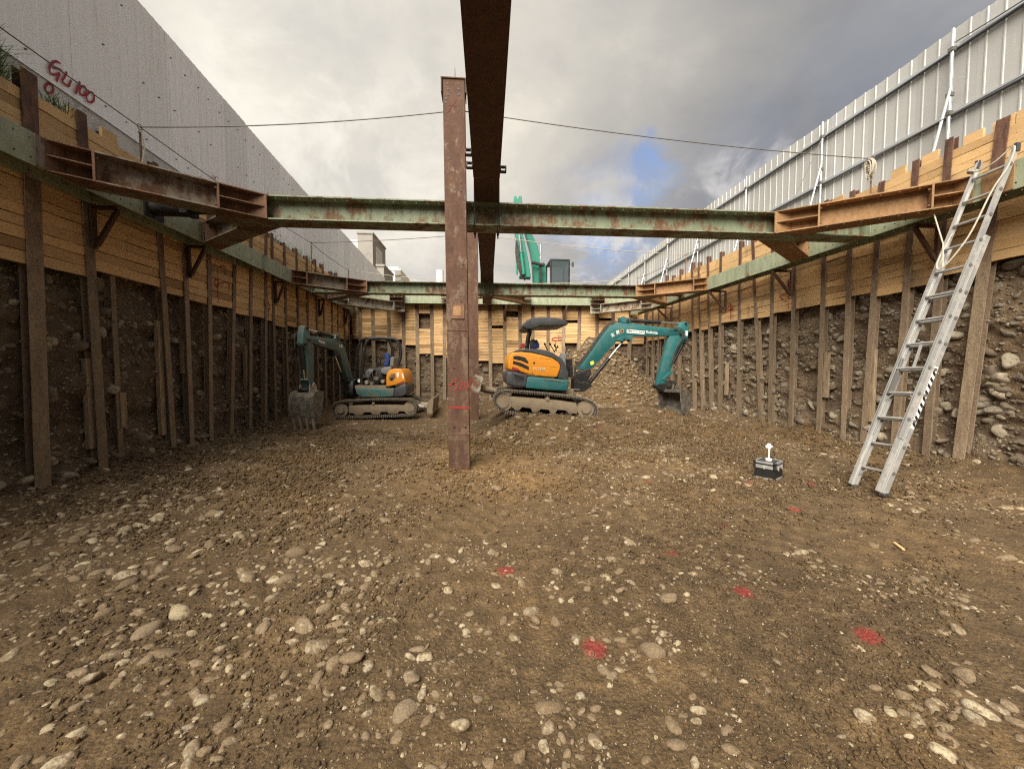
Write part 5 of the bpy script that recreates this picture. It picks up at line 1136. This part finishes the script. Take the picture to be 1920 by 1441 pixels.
for k in range(5): mb.tube(smooth_path([H2(830 + k * 45, 600 + 8 * k) + Vector((0, .35, 0)), H2(850 + k * 40, 650) + Vector((0, .2, 0)), H2(900 + k * 25, 700) + Vector((0, .15, 0)), H2(860 + k * 30, 745) + Vector((0, .2, 0))], 4), .014, 6)
mb.build('engine_hoses', 'rubber', e2, kind='stuff')
f = z7(12.0); mb = MB(); mb.prism([f(*q) for q in [(1122, 560), (1130, 480), (1150, 470), (1168, 486), (1160, 570)]], (0, .42, 0)); mb.build('seat', 'grey_cloth', e2, bevel=.02, seg=2)
mb = MB(); mb.prism([f(*q) - Vector((0, .05, 0)) for q in [(1062, 570), (1078, 500), (1068, 450), (1090, 428), (1118, 445), (1128, 490), (1110, 570)]], (0, .25, 0)); mb.build('jacket', 'blue_cloth', e2, bevel=.04, seg=3)
for (a_, b_) in (((1025, 570), (1035, 505)), ((1000, 575), (985, 530))): mb = MB(); mb.tube([f(*a_), f(*b_)], .014, 8); mb.build('control_lever', 'black_metal', e2)
# roll frame of bent tubes
f0 = z7(11.6); f1 = z7(12.65); cc = lambda ff, lst: smooth_path([ff(*q) for q in lst], 4)
for nm, ff, lst in (('roll_bar', f0, [(842, 742), (848, 600), (862, 450), (885, 340), (925, 296), (1000, 288), (1110, 290), (1180, 300), (1218, 350), (1234, 430), (1222, 510), (1200, 572)]),
                    ('roll_bar', f1, [(772, 690), (785, 560), (808, 400), (835, 320), (880, 296), (1000, 292), (1090, 294), (1128, 330), (1150, 400), (1155, 470), (1150, 560)])):
    mb = MB(); mb.tube(cc(ff, lst), .046, 10); mb.build(nm, 'black_metal', e2)
for q in ((905, 300), (1120, 292)):
    a = f0(*q); c = f1(q[0] - 30, q[1]); mb = MB(); mb.tube([a, c], .03, 10); mb.build('roof_tube', 'black_metal', e2)
mb = MB(); 
for v in (345, 400, 460, 520, 580, 640): mb.tube([f0(850, v), f0(820, v - 4)], .012, 6)
mb.build('grab_rungs', 'black_metal', e2)
mb = MB()
for v in (512, 536): mb.tube([f0(1170, v), f0(1208, v)], .010, 6)
mb.build('seat_rail', 'black_metal', e2)
mb = MB(); mb.prism([f0(*q) - Vector((0, .03, 0)) for q in [(1000, 282), (1016, 282), (1016, 292), (1000, 292)]], (0, .03, 0)); mb.build('sticker', 'white_paint', e2)
# boom swung to the left and towards us: it lies in its own upright plane
Fp = Vector((-3.93, 12.0, .98)); Bk = Vector((-4.30, 9.3, 0)); bd = Vector((Bk.x - Fp.x, Bk.y - Fp.y, 0)).normalized(); bn = Vector((-bd.y, bd.x, 0))
if bn.x < 0: bn = -bn
KK = .0033
def rot2(r, z, a): return r * cos(a) - z * sin(a), r * sin(a) + z * cos(a)
def BL(u, v, w_=0, a=radians(7)):
    r, z = rot2((u - 905) * KK, (500 - v) * KK, a); return Fp + bd * r + Vector((0, 0, z)) + bn * w_
tr_, tz_ = rot2((1650 - 905) * KK, (500 - 222) * KK, radians(7))
def AL(u, v, w_=0, a=radians(16)):
    r, z = rot2((u - 1650) * KK, (222 - v) * KK, a); return Fp + bd * (tr_ + r) + Vector((0, 0, tz_ + z)) + bn * w_
def lprism(f, lst, hw): return [f(u, v, -hw) for u, v in lst], bn * 2 * hw
mb = MB(); mb.prism(*lprism(BL, boom, .08)); b2 = mb.build('boom', 'faded_teal_paint', e2, bevel=.01, seg=2)
mb = MB(); mb.prism(*lprism(BL, [(1205, 140), (1203, 104), (1228, 94), (1245, 104), (1272, 108), (1278, 143)], .1)); mb.build('cylinder_lug', 'faded_teal_paint', b2)
mb = MB(); mb.prism(*lprism(BL, [(1175, 275), (1190, 258), (1232, 238), (1296, 240), (1282, 284), (1228, 283)], .11)); mb.build('cylinder_lug', 'black_metal', b2)
mb = MB(); mb.prism(*lprism(AL, armp, .075)); a2 = mb.build('arm', 'faded_teal_paint', e2, bevel=.01, seg=2)
mb = MB()
for f_, q in ((AL, (1690, 146)), (AL, (1686, 270)), (AL, (1500, 604)), (BL, (1650, 222)), (BL, (1255, 124))): pin(mb, f_(*q), .032, .26, bn)
mb.build('pivot_pin', 'black_metal', b2)
cyl(e2, BL(1262, 122), AL(1686, 146), .046, .022, .55, nm='arm_cylinder')
cyl(e2, Fp + bd * .12 + Vector((0, 0, -.32)), BL(1232, 270), .05, .028, .6, nm='boom_cylinder')
cyl(e2, AL(1696, 282), AL(1592, 505), .044, .024, .7, nm='bucket_cylinder')
mb = MB(); mb.prism([Fp + bd * r + Vector((0, 0, z)) - bn * .16 for r, z in [(-.25, -.3), (.12, -.42), (.28, -.2), (.22, .12), (.0, .2), (-.2, .1)]], bn * .32); mb.build('swing_post', 'black_metal', e2, bevel=.02)
mb = MB(); mb.prism(*lprism(AL, [(1462, 608), (1490, 596), (1530, 592), (1565, 570), (1600, 572), (1604, 590), (1570, 618), (1535, 634), (1520, 655), (1496, 640), (1470, 628)], .12)); mb.build('quick_hitch', 'black_metal', e2, bevel=.008)
mb = MB(); mb.prism(*lprism(AL, [(1515, 560), (1560, 512), (1592, 500), (1600, 515), (1572, 530), (1530, 572)], .09)); mb.build('link_arm', 'faded_teal_paint', e2)
for k in range(3):
    mb = MB(); mb.tube(smooth_path([BL(1500, 175, -.1 + .03 * k), BL(1600, 165 - 12 * k, -.12 + .03 * k), AL(1700, 190, -.13), AL(1690, 260 + 20 * k, -.14), AL(1640, 340, -.12 - .02 * k), AL(1600, 440, -.11)], 4), .015, 6); mb.build('hydraulic_hose', 'rubber', e2)
    mb = MB(); mb.tube(smooth_path([Fp + Vector((.05 * k, 0, -.1)), BL(890, 470, -.1 + .06 * k), BL(1000, 320 - 6 * k, -.1 + .06 * k), BL(1120, 160, -.1 + .06 * k), BL(1300, 140, -.1 + .06 * k)], 4), .014, 6); mb.build('hydraulic_hose', 'rubber', e2)
# bucket: back towards us, teeth on the floor
hp = AL(1520, 640); rb = (hp - Fp).dot(bd); gz0 = float(gz(np.array(Bk.x), np.array(Bk.y), False))
def KL(r, z, w_): return Fp + bd * r + Vector((0, 0, z - Fp.z)) + bn * w_
r0 = rb - .28; bo = [(r0 + .05, .88), (r0 + .30, .93), (r0 + .47, .88), (r0 + .545, .78), (r0 + .56, .62), (r0 + .50, .34), (r0 + .42, .12)]
bi = [(r0 + .40, .13), (r0 + .475, .34), (r0 + .53, .61), (r0 + .515, .76), (r0 + .455, .85), (r0 + .3, .90), (r0 + .05, .85)]
gz1 = gz0 + .03
mb = MB(); mb.prism([KL(r, z + gz1, -.28) for r, z in bo + bi], bn * .56); bu2 = mb.build('bucket', 'bucket_steel', e2)
for w_ in (-.295, .28):
    mb = MB(); mb.prism([KL(r, z + gz1, w_) for r, z in bo + [(r0 + .30, .2), (r0 + .12, .5)]], bn * .018); mb.build('bucket_side', 'bucket_steel' if w_ > 0 else 'beige_steel', bu2)
for k in range(4):
    w_ = -.26 + k * .16; mb = MB(); mb.prism([KL(r0 + .50, .26 + gz1, w_), KL(r0 + .47, .10 + gz1, w_), KL(r0 + .43, -.06 + gz1, w_), KL(r0 + .40, .0 + gz1, w_), KL(r0 + .43, .2 + gz1, w_)], bn * .06); mb.build('bucket_tooth', 'muddy_steel', bu2)
for w_ in (-.13, .11):
    mb = MB(); mb.prism([KL(r0 + .1, .86 + gz1, w_), KL(r0 + .42, .88 + gz1, w_), KL(r0 + .38, 1.08 + gz1, w_), KL(r0 + .28, 1.02 + gz1, w_), KL(r0 + .20, 1.12 + gz1, w_), KL(r0 + .1, 1.02 + gz1, w_)], bn * .03); mb.build('bucket_ear', 'beige_steel', bu2, bevel=.004)
# writing on the side of the boom that faces us
cB = (BL(1470, 205, .084) if bn.dot(Vector(CO) - Fp) > 0 else BL(1470, 205, -.084)); sg = 1 if bn.dot(Vector(CO) - Fp) > 0 else -1
rd = (BL(1600, 205) - BL(1400, 203)).normalized(); ru = Vector((0, 0, 1)); ru = (ru - rd * ru.dot(rd)).normalized(); rx = ru.cross(bn * sg).normalized()
text_mesh('Kubota', .10, plane_map(cB, rx, ru), 'white_paint', b2, bold=.003)
text_mesh('玄昇', .10, plane_map(BL(1180, 190, .084 * sg), rx, ru), 'white_paint', b2, bold=.003)

# ---------------- big excavator on the upper ground beyond the pit
YB2 = 22.0
Z4 = lambda u, v: (900 + u / 3.5556, 340 + v / 3.5556)
f4 = lambda u, v, Y=YB2: aty(*Z4(u, v), Y)
xb_ = f4(480, 700)
big = thing('large_excavator', 'large green excavator with glass cab on the ground beyond the back wall', 'excavator', (xb_.x, YB2, 4.6))
for sx in (-1.1, 1.1):
    c = Vector((xb_.x - .5 + sx, YB2 + .5, 4.6)); mb = MB()
    mb.prism([c + Vector((-.25, y, z)) for y, z in [(-1.9, .1), (-1.6, 0), (1.6, 0), (1.9, .1), (2.05, .45), (1.8, .8), (-1.8, .8), (-2.05, .45)]], (.5, 0, 0)); mb.build('crawler', 'rubber', big, bevel=.05)
mb = MB(); mb.box((xb_.x - .5, YB2 + .8, 5.45), (2.5, 3.0, .55)); mb.box((xb_.x - .5, YB2 + 1.9, 5.95), (2.5, 1.0, .7)); mb.build('house', 'green_paint', big, bevel=.08, seg=2)
# cab
cb = [f4(452, 700), f4(456, 560), f4(478, 540), f4(560, 540), f4(580, 560), f4(580, 700)]
mb = MB(); z0, z1 = 5.2, f4(480, 540).z; xa, xc = cb[0].x, cb[4].x
mb.box(((xa + xc) / 2, YB2 - .0, z1 - .05), (xc - xa, 1.5, .10)); mb.box(((xa + xc) / 2, YB2, 5.25), (xc - xa, 1.5, .12))
for x_ in (xa + .04, xc - .04):
    for y_ in (YB2 - .72, YB2 + .72): mb.bar((x_, y_, 5.2), (x_, y_, z1 - .05), .09, .09, (0, 1, 0))
mb.build('cab_frame', 'black_metal', big, bevel=.02)
mb = MB(); mb.box(((xa + xc) / 2, YB2 - .73, (5.3 + z1 - .1) / 2), (xc - xa - .16, .02, z1 - 5.42)); mb.build('cab_glass', 'cab_glass', big)
mb = MB(); mb.box(((xa + xc) / 2, YB2 + .2, 5.75), (.5, .2, .8)); mb.build('seat', 'dark_plastic', big, bevel=.05)
for u in (492, 540): p = f4(u, 532, YB2 - .5); mb = MB(); mb.box((p.x, YB2 - .5, p.z + .02), (.14, .12, .12)); mb.build('work_lamp', 'dark_plastic', big, bevel=.02)
p = f4(602, 572); mb = MB(); mb.box((p.x, YB2 - .6, p.z), (.12, .06, .26)); mb.tube([(xc, YB2 - .6, p.z), (p.x, YB2 - .6, p.z)], .015, 6); mb.build('mirror', 'dark_plastic', big, bevel=.02)
G = lambda lst, y0, d: ([f4(*q, YB2 + y0) for q in lst], (0, d, 0))
mb = MB(); mb.prism(*G([(358, 700), (350, 560), (338, 470), (318, 400), (296, 320), (262, 200), (240, 130), (262, 116), (290, 200), (318, 290), (352, 360), (385, 430), (405, 520), (412, 700)], -.6, .45)); gb = mb.build('boom', 'green_paint', big, bevel=.03)
mb = MB(); mb.prism(*G([(236, 370), (232, 250), (228, 150), (275, 150), (280, 250), (290, 370), (322, 520), (340, 640), (275, 640), (256, 520)], -1.25, .42)); ga = mb.build('arm', 'green_paint', big, bevel=.03)
mb = MB(); mb.prism(*G([(223, 150), (228, 98), (240, 96), (250, 120), (262, 96), (276, 96), (284, 150)], -1.2, .3)); mb.build('arm_tip', 'green_paint', ga, bevel=.02)
for a_, b_, r1, nm in (((400, 700), (404, 420), .07, 'boom_cylinder'), ((292, 620), (262, 350), .10, 'arm_cylinder'), ((246, 620), (240, 380), .05, 'bucket_cylinder')):
    cyl(big, f4(*a_, YB2 - 1.35 if a_[0] < 350 else YB2 - .8), f4(*b_, YB2 - 1.35 if a_[0] < 350 else YB2 - .8), r1, r1 * .6, .55, 'green_paint' if nm != 'boom_cylinder' else 'black_metal', nm)
for a_, b_ in (((345, 540), (430, 560)), ((262, 640), (335, 645))):
    mb = MB(); mb.tube([f4(*a_, YB2 - .9), f4(*b_, YB2 - .9)], .09, 10); mb.build('pivot_pin', 'black_metal', big)
for k in range(4):
    mb = MB(); mb.tube(smooth_path([f4(245 + 6 * k, 380 + 30 * k, YB2 - 1.4), f4(238 + 5 * k, 480, YB2 - 1.4), f4(262 + 6 * k, 600, YB2 - 1.4), f4(300, 660, YB2 - 1.1)], 4), .03, 6); mb.build('hydraulic_hose', 'rubber', big)
mb = MB(); mb.prism(*G([(412, 700), (412, 550), (425, 535), (440, 560), (446, 700)], -.3, .4)); mb.build('boom_guard', 'green_paint', big, bevel=.02)

# ---------------- buildings far behind
Z3 = lambda u, v: (420 + u / 3.5556, 340 + v / 3.5556)
def block(name, label, quad, Y, depth, mat, wins=(), g=4.6):
    (u0, v0), (u1, v1) = quad; a = aty(*Z3(u0, v0), Y); c = aty(*Z3(u1, v1), Y); o = thing('building', label, 'building', ((a.x + c.x) / 2, Y, g))
    mb = MB(); mb.box(((a.x + c.x) / 2, Y + depth / 2, (g + a.z) / 2), (c.x - a.x, depth, a.z - g)); mb.build('wall', mat, o)
    mb = MB(); mb.box(((a.x + c.x) / 2, Y + depth / 2, a.z + .15), (c.x - a.x + .3, depth + .3, .3)); mb.build('roof', mat, o)
    for (p0, q0, p1, q1) in wins:
        a1, c1 = aty(*Z3(p0, q0), Y - .03), aty(*Z3(p1, q1), Y - .03); mb = MB(); mb.box(((a1.x + c1.x) / 2, Y - .02, (a1.z + c1.z) / 2), (abs(c1.x - a1.x), .1, abs(a1.z - c1.z))); mb.build('window', 'cab_glass', o)
    return o
t1 = block('building', 'grey concrete tower block rising behind the far end of the left fence', ((890, 348), (984, 0)), 70, 9, 'grey_wall', [(992, 0, 992, 0)][:0])
a = aty(*Z3(832, 388), 70); c = aty(*Z3(890, 388), 70); mb = MB(); mb.box(((a.x + c.x) / 2, 74, (4.6 + a.z) / 2), (c.x - a.x, 8, a.z - 4.6)); mb.build('lower_wing', 'concrete', t1)
a = aty(*Z3(984, 430), 72); c = aty(*Z3(1016, 430), 72); mb = MB(); mb.box(((a.x + c.x) / 2, 74, (4.6 + a.z) / 2), (c.x - a.x, 4, a.z - 4.6)); mb.build('stair_tower', 'concrete', t1)
for k in range(3): mb = MB(); mb.box(((a.x + c.x) / 2, 71.9, a.z - 1.2 - 2.6 * k), ((c.x - a.x) * .6, .3, 1.3)); mb.build('window', 'black_paint', t1)
t2 = block('building', 'white flat roofed building low behind the far left fence', ((1068, 592), (1166, 0)), 85, 10, 'white_wall')
a = aty(*Z3(1096, 576), 86); c = aty(*Z3(1164, 576), 86); mb = MB(); mb.box(((a.x + c.x) / 2, 88, a.z - 1.2), (c.x - a.x, 4, 2.8)); mb.build('roof_room', 'white_wall', t2)
for k in range(2):
    a1 = aty(*Z3(1160, 618 + 26 * k), 84.9); mb = MB(); mb.box((a1.x, 84.95, a1.z), (1.2, .2, 1.2)); mb.build('window', 'grey_wall', t2)
t3 = block('building', 'dark low rooftop beyond the end of the left fence', ((1020, 566), (1056, 0)), 60, 6, 'grey_wall')
a = aty(*Z3(1440, 595), 60); mb = MB(); mb.tube([(a.x, 60, 4.6), (a.x, 60, a.z)], .55, 16); tag(mb.build('chimney', 'white_wall'), 'pale round chimney seen in the gap left of the tall column', 'chimney')

# ---------------- extension ladder against the right waler
ld = thing('extension_ladder', 'long aluminium extension ladder leaning on the right waler', 'ladder', (4.765, 4.32, 0))
A0, A1 = Vector((4.77, 4.53, .03)), Vector((4.755, 4.11, .03)); T0, T1 = Vector((6.46, 4.67, 4.0)), Vector((6.48, 4.27, 4.0))
du = ((T0 + T1) / 2 - (A0 + A1) / 2).normalized(); sy = (A0 - A1).normalized(); sy = (sy - du * sy.dot(du)).normalized(); nl = du.cross(sy).normalized()
if nl.x > 0: nl = -nl             # towards the pit
def section(name, base, hw, L, off, first, nr):
    s = MB(); o = None
    for sg in (-1, 1):
        p = base + sy * hw * sg + nl * off; q = p + du * L; mb = MB()
        mb.bar(p, q, .005, .062, nl); mb.bar(p + nl * .029 - sy * sg * .011, q + nl * .029 - sy * sg * .011, .024, .005, nl); mb.bar(p - nl * .029 - sy * sg * .011, q - nl * .029 - sy * sg * .011, .024, .005, nl)
        mb.build('rail', 'aluminium', ld)
    for k in range(nr):
        e = base + du * (first + .335 * k) + nl * off; mb = MB(); mb.tube([e - sy * (hw - .002), e + sy * (hw - .002)], .017, 10); r_ = mb.build('rung', 'aluminium', ld)
        mb = MB()
        for sg in (-1, 1): mb.tube([e + sy * sg * (hw + .002), e + sy * sg * (hw + .008)], .022, 10)
        mb.build('rung_cap', 'wire_steel', r_)
base = (A0 + A1) / 2
section('base', base, .198, 3.35, 0, .26, 10)
section('fly', base, .180, 3.0, .066, 1.02, 1)
# (the fly section starts higher up the base)
for o in [o for o in ld.children][-4:]: pass
for o in list(ld.children)[-3:]:
    for ch in list(o.children): bpy.data.objects.remove(ch)
for o in [c for c in ld.children if c.name.startswith(('rail', 'rung'))][-3:]: bpy.data.objects.remove(o)
section('fly', base + du * .68, .188, 3.86, .066, .25, 11)
for sg in (-1, 1):
    p = base + sy * .198 * sg; mb = MB(); mb.box(p + Vector((0, 0, -.005)), (.11, .05, .03)); mb.build('foot', 'rubber', ld)
    for k in (0, 1):
        e = base + du * (.26 + k * 1.0) + nl * (.066 * k); hw = .198 if k == 0 else .188
        mb = MB(); mb.bar(e + sy * sg * (hw - .1), e + sy * sg * hw - du * .12, .012, .004, nl); mb.build('corner_brace', 'aluminium', ld)
for a_, b_ in ((0.33, .70), (.42, .78)):
    p = base + sy * .15 + nl * .06; mb = MB(); mb.tube([p + sy * .07 * a_ + du * .30, p + sy * .05 + du * .78], .006, 6); mb.build('pull_rope', 'rope_fibre', ld)
# black and white hazard tape on the near rail of the base section
ps = base - sy * .2015; 
for k in range(9):
    e = ps + du * (.86 + k * .082); mb = MB(); mb.prism([e - nl * .026, e - nl * .026 + du * .04, e + nl * .018 + du * .07, e + nl * .018 + du * .03], -sy * .0015); mb.build('hazard_stripe', 'black_paint' if k % 1 == 0 else 'white_paint', ld)
mb = MB(); e = ps + du * .84; mb.prism([e - nl * .028, e - nl * .028 + du * .80, e + nl * .020 + du * .80, e + nl * .020], sy * .001); mb.build('hazard_backing', 'white_paint', ld)
mb = MB(); e = base + du * 1.62 + nl * .05; mb.bar(e, e + du * .34 + nl * .02 - sy * .0, .03, .012, nl); mb.build('locking_lever', 'aluminium', ld)
mb = MB(); e = base + du * 1.55 + sy * .15 + nl * .06; mb.bar(e, e - du * .30, .03, .05, nl); mb.tube([e - du * .1, e + du * .2 + sy * .02], .012, 8); mb.build('rung_lock', 'wire_steel', ld)
top = base + du * 4.50
mb = MB()
for sg in (-1, 1): mb.box(top + sy * .188 * sg + nl * .066, (.05, .03, .10))
mb.build('rail_cap', 'dark_plastic', ld)
mb = MB(); p0 = top + nl * .12
mb.tube(smooth_path([p0 + sy * .2 - du * .1, p0 + sy * .1 - du * .17, p0 - du * .14 - sy * .05, p0 - sy * .2 - du * .02, p0 - sy * .22 - du * .3, base + du * 3.9 - sy * .17 + nl * .14, base + du * 3.3 - sy * .12 + nl * .15, base + du * 2.95 + sy * .05 + nl * .13, base + du * 3.05 + sy * .14 + nl * .13, base + du * 3.5 + sy * .18 + nl * .05], 5), .009, 6)
mb.tube([base + du * 3.35 + sy * .19 + nl * .1, Vector((6.3, 5.0, 3.7))], .008, 6); mb.tube([base + du * 2.95 + sy * .05 + nl * .13, base + du * 3.35 + sy * .19 + nl * .1], .008, 6)
for k in range(3): mb.tube([p0 + sy * (.19 + .03 * cos(a)) - du * (.10 + .015 * k) + nl * .03 * sin(a) for a in [2 * pi * q / 8 for q in range(9)]], .008, 5)
tag(mb.build('tie_rope', 'rope_fibre'), 'pale tie rope wound around the upper rails of the aluminium ladder', 'rope')

# ---------------- instrument case with survey target
cx, cy = 3.965, 4.98; cz = float(gz(np.array(cx), np.array(cy), False)) + .005; cr = Matrix.Rotation(radians(33), 3, 'Z')
cs = thing('instrument_case', 'black equipment case with aluminium edges standing on the gravel', 'case', (cx, cy, cz)); W_, D_, H_ = .30, .26, .235
C_ = lambda x, y, z: Vector((cx, cy, cz)) + cr @ Vector((x, y, 0)) + Vector((0, 0, z))
mb = MB(); mb.box(C_(0, 0, .085), (W_ - .012, D_ - .012, .16), cr); mb.build('body', 'black_paint', cs)
mb = MB(); mb.box(C_(0, 0, .202), (W_ - .012, D_ - .012, .062), cr); mb.build('lid', 'black_paint', cs)
E_ = .024
def edgebar(nm, p, q): mb = MB(); mb.bar(p, q, E_, E_); mb.build(nm, 'aluminium', cs)
for sx in (-1, 1):
    for sy_ in (-1, 1):
        x, y = sx * (W_ / 2 - .008), sy_ * (D_ / 2 - .008)
        edgebar('edge_trim', C_(x, y, .02), C_(x, y, .155)); edgebar('edge_trim', C_(x, y, .18), C_(x, y, .225))
for z in (.012, .162, .182, .228):
    for sg in (-1, 1):
        edgebar('edge_trim', C_(-W_ / 2 + .02, sg * (D_ / 2 - .008), z), C_(W_ / 2 - .02, sg * (D_ / 2 - .008), z)); edgebar('edge_trim', C_(sg * (W_ / 2 - .008), -D_ / 2 + .02, z), C_(sg * (W_ / 2 - .008), D_ / 2 - .02, z))
for sx in (-1, 1):
    for sy_ in (-1, 1):
        for z in (.014, .160, .184, .228): mb = MB(); mb.box(C_(sx * (W_ / 2 - .008), sy_ * (D_ / 2 - .008), z), (.038, .038, .030), cr); mb.build('corner_cap', 'rubber', cs, bevel=.008, seg=2).data.materials[0] = MATS['black_paint']
mb = MB(); mb.box(C_(0, -D_ / 2 - .006, .165), (.13, .010, .014), cr); mb.build('handle', 'galvanised', cs)
for x in (-.065, .065):
    mb = MB(); mb.box(C_(x, -D_ / 2 - .010, .165), (.030, .014, .045), cr); mb.box(C_(x, -D_ / 2 - .012, .140), (.016, .012, .022), cr); mb.build('latch', 'aluminium', cs, bevel=.003)
mb = MB(); mb.box(C_(-W_ / 2 - .008, 0, .160), (.012, .03, .04), cr); mb.build('latch', 'aluminium', cs, bevel=.003)
mb = MB(); mb.box(C_(0, 0, .236), (W_ - .09, D_ - .09, .006), cr); mb.build('lid_panel', 'dark_plastic', cs)
st = thing('survey_target', 'white survey target on a short rod standing on the equipment case', 'survey target', C_(0, 0, .24)); zt = cz + .24
mb = MB(); mb.tube([C_(0, 0, .239), C_(0, 0, .252)], .038, 18); mb.box(C_(0, 0, .258), (.075, .055, .012), cr); mb.build('base', 'white_paint', st)
mb = MB(); mb.tube([C_(0, 0, .262), C_(0, 0, .40)], .009, 10); mb.build('rod', 'white_paint', st)
mb = MB(); mb.tube([C_(-.03, 0, .35), C_(.03, 0, .35)], .003, 6); mb.build('crossbar', 'galvanised', st)
fx = Vector((1, 0, 0)); q = C_(0, 0, .43); mb = MB()
mb.prism([q + Vector((x, -.006, z)) for x, z in [(-.03, .042), (.022, .042), (.026, .02), (.048, .012), (.048, -.006), (.030, -.012), (.016, -.036), (-.014, -.036), (-.026, -.014), (-.052, -.006), (-.052, .016), (-.03, .02)]], (0, .012, 0)); tg = mb.build('target_plate', 'white_paint', st, bevel=.002)
mb = MB(); mb.tube([q + Vector((-.002 + .012 * cos(a), -.0085, .016 + .012 * sin(a))) for a in [2 * pi * k / 12 for k in range(13)]], .0018, 5); mb.build('target_ring', 'red_paint', tg)
mb = MB()
for k in range(3): mb.ribbon([q + Vector((-.014, -.0075, -.006 - .009 * k)), q + Vector((.014, -.0075, -.006 - .009 * k))], .004, (0, -1, 0))
mb.build('target_marks', 'wire_steel', tg)

# a few loose bits on the floor
def scrap(nm, label, cat, pts, wd, hh, mat):
    mb = MB(); mb.bar(pts[0], pts[1], wd, hh); tag(mb.build(nm, mat), label, cat)
g2 = lambda px, py, d=.015: (lambda v: Vector((v.x, v.y, float(gz(np.array(v.x), np.array(v.y), False)) + d)))(atz(px, py, 0))
scrap('wood_offcut', 'small pale offcut of wood on the ground right of the middle', 'wood scrap', (g2(1676, 1018), g2(1694, 1030)), .02, .012, 'board_wood')
scrap('wood_offcut', 'timber scrap on the ground by the foot of the right bank', 'wood scrap', (g2(1380, 905), g2(1410, 912)), .04, .02, 'grey_wood')
S.frame_current = 1

if 0:  # LABELCHK
    pass
